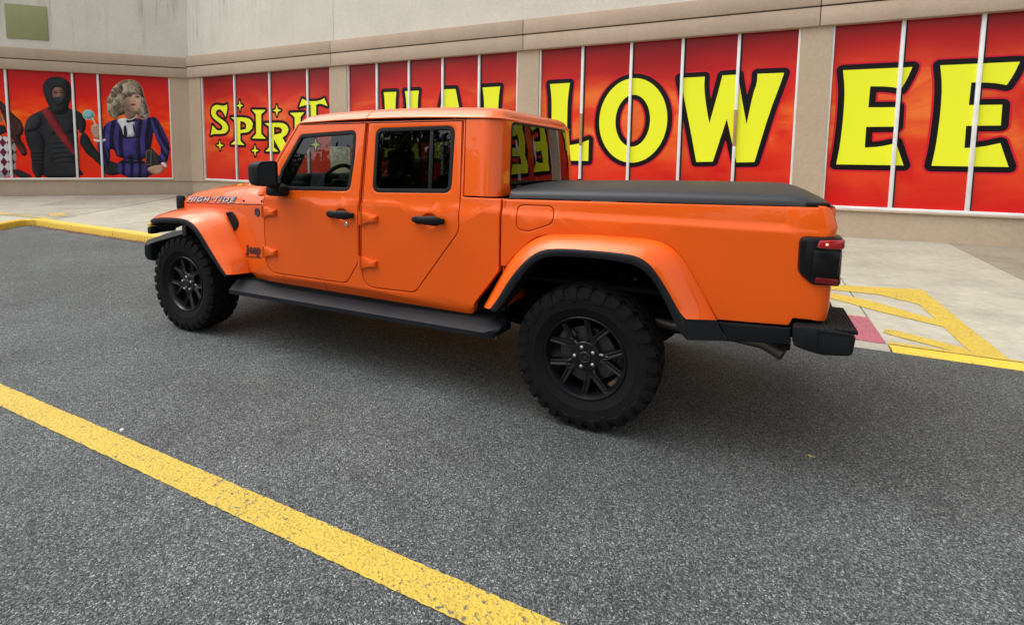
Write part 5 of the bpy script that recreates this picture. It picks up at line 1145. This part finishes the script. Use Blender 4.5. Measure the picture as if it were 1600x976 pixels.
# ---- mirrors
def mirror(flip, k):
    b = MB(); pr = fillet([(-.915,1.285,.03),(-1.085,1.288,.045),(-1.090,1.46,.05),(-.915,1.468,.03)], 6); rows = []
    pr = ccw(pr); cy, cz = -1.0, 1.376
    for x, s in ((1.082,.55),(1.092,.80),(1.115,.94),(1.15,1.0),(1.205,1.0),(1.212,.985),(1.2125,.90)): rows.append([(x, cy+(y-cy)*s, cz+(z-cz)*s) for y, z in pr])
    b.loft(rows, closed=True); b.fan(rows[0][::-1]); rec = [(1.204, cy+(y-cy)*.88, cz+(z-cz)*.88) for y, z in pr]; b.loft([rows[-1], rec], closed=True)
    b.rbox(1.10, 1.19, -.93, -.87, 1.268, 1.31, .012); b.rbox(1.05, 1.20, -.90, -.79, 1.205, 1.285, .025, 3)
    m = tb(flip(b), 'side_mirror', 'blk', None, 40)
    g = MB().fan([(1.2045, cy+(y-cy)*.87, cz+(z-cz)*.87) for y, z in pr]); tb(flip(g), 'mirror_glass', 'mirror', m, 0)
    tb(flip(panel(fillet([(1.00,1.262,.02),(1.10,1.252,.02),(1.08,1.33,.02),(1.035,1.37,.01)]), (), .004, .02, d0=-.006)), 'mirror_base', 'blk', m)
both(mirror)
# ---- wheels
def tyre_mesh():
    b = MB()
    half = [(.226,.098),(.236,.110),(.250,.118),(.285,.134),(.290,.1365),(.293,.139),(.298,.1385),(.325,.1425),(.345,.1425),(.348,.1445),(.353,.1435),(.360,.1415),(.380,.136),(.392,.126),(.3985,.112),(.4015,.06),(.402,0)]
    prof = [(r, -y) for r, y in half]+[(r, y) for r, y in half[-2::-1]]
    b.lathe(prof, 72)
    def block(a0, a1, y0, y1, r0, r1, r2, sk=0., tp=.88):
        # a: angle range, y range, base radius, top radius at y0 side and y1 side
        P = []
        for rad, k in ((r0, 1.0), (None, tp)):
            for (a, y) in ((a0, y0), (a1, y0), (a1, y1), (a0, y1)):
                am, ym = (a0+a1)/2, (y0+y1)/2; aa = am+(a-am)*k+sk*(y-ym); yy = ym+(y-ym)*(k if rad is None else 1)
                rr = rad if rad is not None else (r1 if y == y0 else r2); P.append((rr*math.cos(aa), yy, rr*math.sin(aa)))
        b.add(P, [(4,5,6,7),(0,1,5,4),(1,2,6,5),(2,3,7,6),(3,0,4,7)])
        b.f[-5:] = [tuple(reversed(f)) for f in b.f[-5:]]
    N = 30; da = 2*math.pi/N
    for i in range(N):
        a = i*da; lg = i % 2 == 0
        for s in (-1, 1):
            off = 0 if s < 0 else da*.5; yo = .139 if lg else .130
            block(a+off, a+off+da*.62, s*.072, s*yo, .392, .4165, .409, sk=s*1.1)
            # side biter
            p = []
            for y, r in ((.138, .372), (.1455, .360), (.1455 if lg else .142, .338 if lg else .350)): pass
            r_in = .335 if lg else .352; aa0, aa1 = a+off-.01*s, a+off+da*.60
            q = [(.408, .135, aa0), (.408, .135, aa1), (.380, .1465, aa1), (.380, .1465, aa0), (r_in, .1475, aa0+.02), (r_in, .1475, aa1-.02), (r_in-.006, .1425, aa0+.02), (r_in-.006, .1425, aa1-.02)]
            P = [(r*math.cos(t), s*y, r*math.sin(t)) for r, y, t in q]; F = [(0,1,2,3),(3,2,5,4),(4,5,7,6)]
            P += [(r*math.cos(t), s*y, r*math.sin(t)) for r, y, t in ((.398,.118,aa0),(.398,.118,aa1),(.375,.135,aa1),(.375,.135,aa0),(r_in,.140,aa0+.02),(r_in,.140,aa1-.02))]
            F += [(0,3,11,8),(1,9,10,2),(3,4,12,11),(2,10,13,5),(0,8,9,1)]
            if s > 0: F = [tuple(reversed(f)) for f in F]
            b.add(P, F); b.f[-8:] = [tuple(reversed(f)) for f in b.f[-8:]]
            # centre rows
            block(a+off*.7+da*.1, a+off*.7+da*.80, s*.006, s*.040, .397, .4175, .4175, sk=s*2.4)
            block(a+off+da*.45, a+off+da*1.02, s*.040, s*.066, .397, .417, .417, sk=-s*1.6)
    b.tf(lambda x, y, z: (x*.975, y*.925, z*.975))
    return b.mesh('tyre', [MT['rubber']], 28)
def rim_meshes():
    RL = .231; b = MB()      # barrel and lip, axis y, outer face at negative y
    b.lathe([(.19,.10),(.205,.08),(.205,-.05),(.214,-.082),(.226,-.098),(.2335,-.104),(.2345,-.110),(.231,-.1135),(.226,-.112),(.221,-.104),(.213,-.088),(.206,-.060)], 72)
    b.f = [tuple(reversed(f)) for f in b.f]
    # hub disc
    b.lathe([(.085,-.06),(.085,-.074),(.080,-.079),(.060,-.080),(.034,-.082),(.033,-.070),(0,-.070)], 40)
    for k in range(len(b.f)-40*6, len(b.f)): b.f[k] = b.f[k]
    # spokes: each of the five splits into two legs
    edge = MB()
    def leg(a0, r0, a1, r1, w0, w1, y0, y1):
        P0 = Vector((r0*math.cos(a0), r0*math.sin(a0))); P1 = Vector((r1*math.cos(a1), r1*math.sin(a1))); d = (P1-P0).normalized(); n = Vector((-d.y, d.x)); rows = []
        for t in np.linspace(0, 1, 7):
            c = P0.lerp(P1, t); w = w0+(w1-w0)*t; y = y0+(y1-y0)*t**1.3
            rows.append([(c.x+n.x*w*u, y+dy, c.y+n.y*w*u) for u, dy in ((-1.25,.05),(-1.05,.008),(-.78,0),(-.55,.001),(0,.007),(.55,.001),(.78,0),(1.05,.008),(1.25,.05))])
        o_ = len(b.m); b.loft(rows)
        for q in range(len(rows)-1):
            for c_ in (1, 6): b.m[o_+q*8+c_] = 1
        b.fan(rows[0][::-1]); b.fan(rows[-1])
    for i in range(5):
        a = math.pi/2+.31+math.pi/5+i*2*math.pi/5
        for s in (-1, 1): leg(a+s*.07, .098, a+s*.30, .213, .0175, .0150, -.0795, -.090)
        leg(a, .040, a, .128, .030, .028, -.0765, -.0805)
    rim = b
    cap = MB().lathe([(.032,-.07),(.032,-.085),(.029,-.088),(.012,-.0885),(0,-.0885)], 28)
    ring_ = MB().lathe([(.0265,-.0884),(.0275,-.0895),(.0295,-.0885)], 28)
    ring_.add([(-.012,-.090,-.008),(.010,-.090,.012),(.013,-.090,.009),(-.008,-.090,-.011)], [(0,1,2,3)]); ring_.add([(-.004,-.0903,.010),(.001,-.0903,.010),(.011,-.0903,-.008),(.006,-.0903,-.009)], [(0,1,2,3)])
    nut = MB(); nut.lathe([(.0115,-.066),(.0115,-.086),(.0095,-.0935),(.005,-.096),(0,-.0965)], 12)
    return rim, cap, ring_, nut
ty_me = tyre_mesh(); RM = rim_meshes()
# make sure the lathed faces look outwards
def fix(me):
    bm = bmesh.new(); bm.from_mesh(me); bmesh.ops.recalc_face_normals(bm, faces=bm.faces); bm.to_mesh(me); bm.free(); return me
rim_me = fix(RM[0].mesh('rim', [MT['rim'], MT['rimhighlight']], 28)); cap_me = fix(RM[1].mesh('hub_cap', [MT['rim']], 30)); ring_me = RM[2].mesh('cap_ring', [MT['disc']], 0); nut_me = fix(RM[3].mesh('lug_nut', [MT['steel']], 30))
dk = MB().lathe([(.06,-.03),(.16,-.03),(.162,-.028),(.162,-.006),(.06,-.004)], 40); dk_me = fix(dk.mesh('brake_disc', [MT['disc']], 30))
cal = MB().rbox(-.055, .055, -.06, .03, .11, .185, .012); cal_me = cal.mesh('brake_caliper', [MT['disc']], 30)
def link(name, me, parent, loc=(0,0,0), rot=(0,0,0)):
    o = bpy.data.objects.new(name, me); COL.objects.link(o); o.parent = parent; o.location = loc; o.rotation_euler = rot; return o
for (x, s, spin, st) in ((0,-1,.30,0),(WB,-1,.0,0),(0,1,.4,0),(WB,1,.7,0)):
    w = link('wheel', ty_me, truck, (x-1.74, s*.748, .4065), (0, spin, 0 if s < 0 else math.pi)); 
    link('rim', rim_me, w); link('hub_cap', cap_me, w); link('cap_ring', ring_me, w)
    for i in range(5):
        a = math.pi/2+.31+i*2*math.pi/5; link('lug_nut', nut_me, w, (.0575*math.cos(a), 0, .0575*math.sin(a)))
    link('brake_disc', dk_me, w); link('brake_caliper', cal_me, w, (0,0,0), (0, -spin-.9 if s < 0 else .9, 0))
# ---- underbody
u = MB()
for s in (-.42, .42): u.rbox(-.60, 4.50, s-.045, s+.045, .50, .66, .01)
u.box(.75, 2.93, -.70, .70, .50, .53); u.box(.66, 2.90, -.765, .765, .46, .522); u.rbox(1.0, 1.5, -.35, .35, .40, .52, .03); u.rbox(1.9, 3.0, -.32, .10, .38, .52, .04)
for x in (0, WB): u.tube([(x,-.66,TR),(x,.66,TR)], .045, 10); u.rbox(x-.13, x+.13, -.05, .25, TR-.13, TR+.12, .06, 3)
u.tube([(.2,.0,.45),(WB-.1,.1,.43)], .04, 8); u.box(-.38, .75, -.42, .42, .55, 1.0); u.rbox(4.44, 4.60, -.70, .70, .64, .72, .02)
for x in (0, WB):
    for s in (-1, 1): u.tube([(x+.10, s*.56, .36),(x+.13, s*.52, .86)], .030, 10); u.tube([(x-.06, s*.50, .46),(x-.06, s*.50, .80)], .055, 10)
u.tube([(2.6,-.45,.47),(WB-.05,-.58,.40)], .026, 8); u.tube([(.9,-.42,.47),(.05,-.55,.40)], .026, 8)
tb(u, 'underbody', 'under', None, 40)
for s in (-1, 1):
    b = MB()
    for (x, z) in ((WB+.23, .70),(WB+.20,.80),(WB-.42,.56),(WB+.10,.735)): b.join(MB().lathe([(0,-.02),(.014,-.018),(.017,0)], 10).tf(lambda a, d, e: (x+a, s*.50+(d if s < 0 else -d), z+e)))
    tb(b, 'chassis_bolt', 'disc', None, 30)
tb(MB().tube([(3.55,-.50,.60),(3.9,-.50,.56),(4.20,-.52,.555),(4.36,-.55,.553),(4.41,-.57,.540),(4.46,-.59,.520)], [.028,.028,.030,.034,.036,.038], 16, caps=False), 'exhaust_pipe', 'rust', None, 40)
tb(MB().tube([(3.88,-.30,.575),(4.10,-.30,.575)], .075, 14), 'muffler', 'rust', None, 40)
# ---- interior
i = MB(); i.box(.80, 2.90, -.70, .70, .54, .60); i.box(2.86, 2.93, -.70, .70, .55, 1.26); tb(i, 'cabin_floor', 'dark')
i = MB().rbox(.88, 1.18, -.70, .70, .95, 1.305, .05, 3); i.rbox(.98, 1.17, -.60, -.20, 1.20, 1.365, .04, 3); i.rbox(1.0, 1.17, -.12, .14, 1.2, 1.36, .03); tb(i, 'dashboard', 'dark', None, 40)
sw = MB(); rows = []
for a in np.linspace(0, 2*math.pi, 33)[:-1]:
    rows.append([((.185+.016*math.cos(t))*math.cos(a), .016*math.sin(t), (.185+.016*math.cos(t))*math.sin(a)) for t in np.linspace(0, 2*math.pi, 9)[:-1]])
sw.loft(rows, closed=True, cyc=True); sw.rbox(-.17, .17, -.01, .01, -.03, .02, .008); sw.rbox(-.06, .06, -.02, .03, -.06, .06, .015); sw.rbox(-.02, .02, -.01, .01, -.17, 0, .006)
# wheel plane faces the driver: normal along x with a tilt
c_, s_ = math.cos(R(25)), math.sin(R(25))
sw.tf(lambda x, y, z: (1.285+(y*c_+z*s_), -.40+x, 1.265+(-y*s_+z*c_))); tb(sw, 'steering_wheel', 'blk', None, 50)
def seat(y, x, w, name='seat'):
    b = MB().rbox(x-.30, x+.22, y-w, y+w, .72, .94, .05, 3)
    bk = MB().rbox(x+.10, x+.24, y-w+.02, y+w-.02, .80, 1.36, .05, 3).tf(lambda a, b_, c: (a+.18*(c-.8), b_, c)); b.join(bk)
    t = tb(b, name, 'seat', None, 50); hr_ = MB().rbox(x+.215, x+.315, y-.13, y+.13, 1.37, 1.56, .04, 3); hr_.tube([(x+.265,y-.05,1.33),(x+.265,y-.05,1.40)], .007, 6); hr_.tube([(x+.265,y+.05,1.33),(x+.265,y+.05,1.40)], .007, 6); tb(hr_, 'head_rest', 'seat', t, 50)
seat(-.40, 1.66, .25); seat(.40, 1.66, .25)
b = MB().rbox(2.30, 2.75, -.62, .62, .66, .86, .05, 3); b.rbox(2.70, 2.84, -.62, .62, .80, 1.30, .05, 3); rs_ = tb(b, 'rear_seat', 'seat', None, 50)
for y in (-.38, .38): tb(MB().rbox(2.74, 2.83, y-.12, y+.12, 1.31, 1.46, .035, 3), 'head_rest', 'seat', rs_, 50)
b = MB()
for s in (-1, 1): b.tube([(1.88, s*.63, .9),(1.88, s*.63, 1.55),(1.90, s*.60, 1.68)], .032, 10); b.tube([(1.16, s*.62, 1.60),(1.30, s*.61, 1.68),(2.80, s*.60, 1.69),(2.86, s*.62, 1.3)], .03, 10)
b.tube([(1.90,-.60,1.685),(1.90,.60,1.685)], .03, 10); tb(b, 'sport_bar', 'dark', None, 50)
for y in (-.20, .36): tb(MB().rbox(1.20, 1.222, y-.15, y+.15, 1.585, 1.70, .006).tf(lambda a, b_, c: (a+.35*(c-1.7), b_, c)), 'sun_visor', 'dark')
tb(MB().rbox(1.20, 1.24, -.11, .11, 1.60, 1.66, .01), 'cabin_mirror', 'blk')

# ------------------------------------------------------------------ trees of the car park behind the photographer (they show in the side glass)
MT['bark'] = Mat('bark', (.06, .048, .038), .9).m
MT['leafg'] = mk_leaf('tree_leaf', (.040, .062, .022), (.085, .105, .040))
def tree(x, y, h, seed):
    rn = random.Random(seed); t = empty('tree', (x, y, 0)); tag(t, None, 'tree', 'car park trees')
    b = MB(); b.tube([(0,0,-.1),(.05,.02,h*.2),(.0,.05,h*.42)], [.20,.16,.13], 10); tips = []
    for k in range(9):
        a = k*2.4+rn.random(); l = h*rn.uniform(.28, .45); z0 = h*rn.uniform(.2, .42); el = rn.uniform(.5, 1.2); p0 = Vector((0, .03, z0)); d = Vector((math.cos(a)*math.cos(el), math.sin(a)*math.cos(el), math.sin(el)))
        p1 = p0+d*l*.5+Vector((0,0,.1)); p2 = p0+d*l+Vector((0,0,.35)); b.tube([p0, p1, p2], [.085,.055,.02], 7); tips += [p1, p2, (p1+p2)/2]
        for _ in range(3):
            e = Vector((rn.uniform(-1,1), rn.uniform(-1,1), rn.uniform(-.2,1))).normalized()*h*.16; b.tube([p1.lerp(p2, rn.random()), p2+e], [.03,.01], 5); tips.append(p2+e)
    b.build('trunk', MT['bark'], t, 60)
    c = MB()
    for _ in range(5200):
        q = rn.choice(tips); g = Vector((rn.gauss(0,1), rn.gauss(0,1), rn.gauss(0,.8)))*h*.075+q; n = Vector((rn.uniform(-1,1), rn.uniform(-1,1), rn.uniform(-.3,1))).normalized(); u_ = n.orthogonal().normalized(); v_ = n.cross(u_); s = rn.uniform(.12, .22)
        c.add([g-u_*s, g-v_*s*.5, g+u_*s, g+v_*s*.5], [(0,1,2,3)])
    c.build('crown', MT['leafg'], t, 0); return t
for k, (x, y, h, lab) in enumerate(((-6.5,-13.5,6.2,'leafy tree on the left of the row behind the photographer'),(.5,-16,6.8,'second leafy tree in the row behind the photographer'),(7.5,-14.5,5.8,'leafy tree on the right of the row behind the photographer'),(-15,-17,7,'farthest leafy tree of the row behind the photographer'))):
    t = tree(x, y, h, k+3); t['label'] = lab
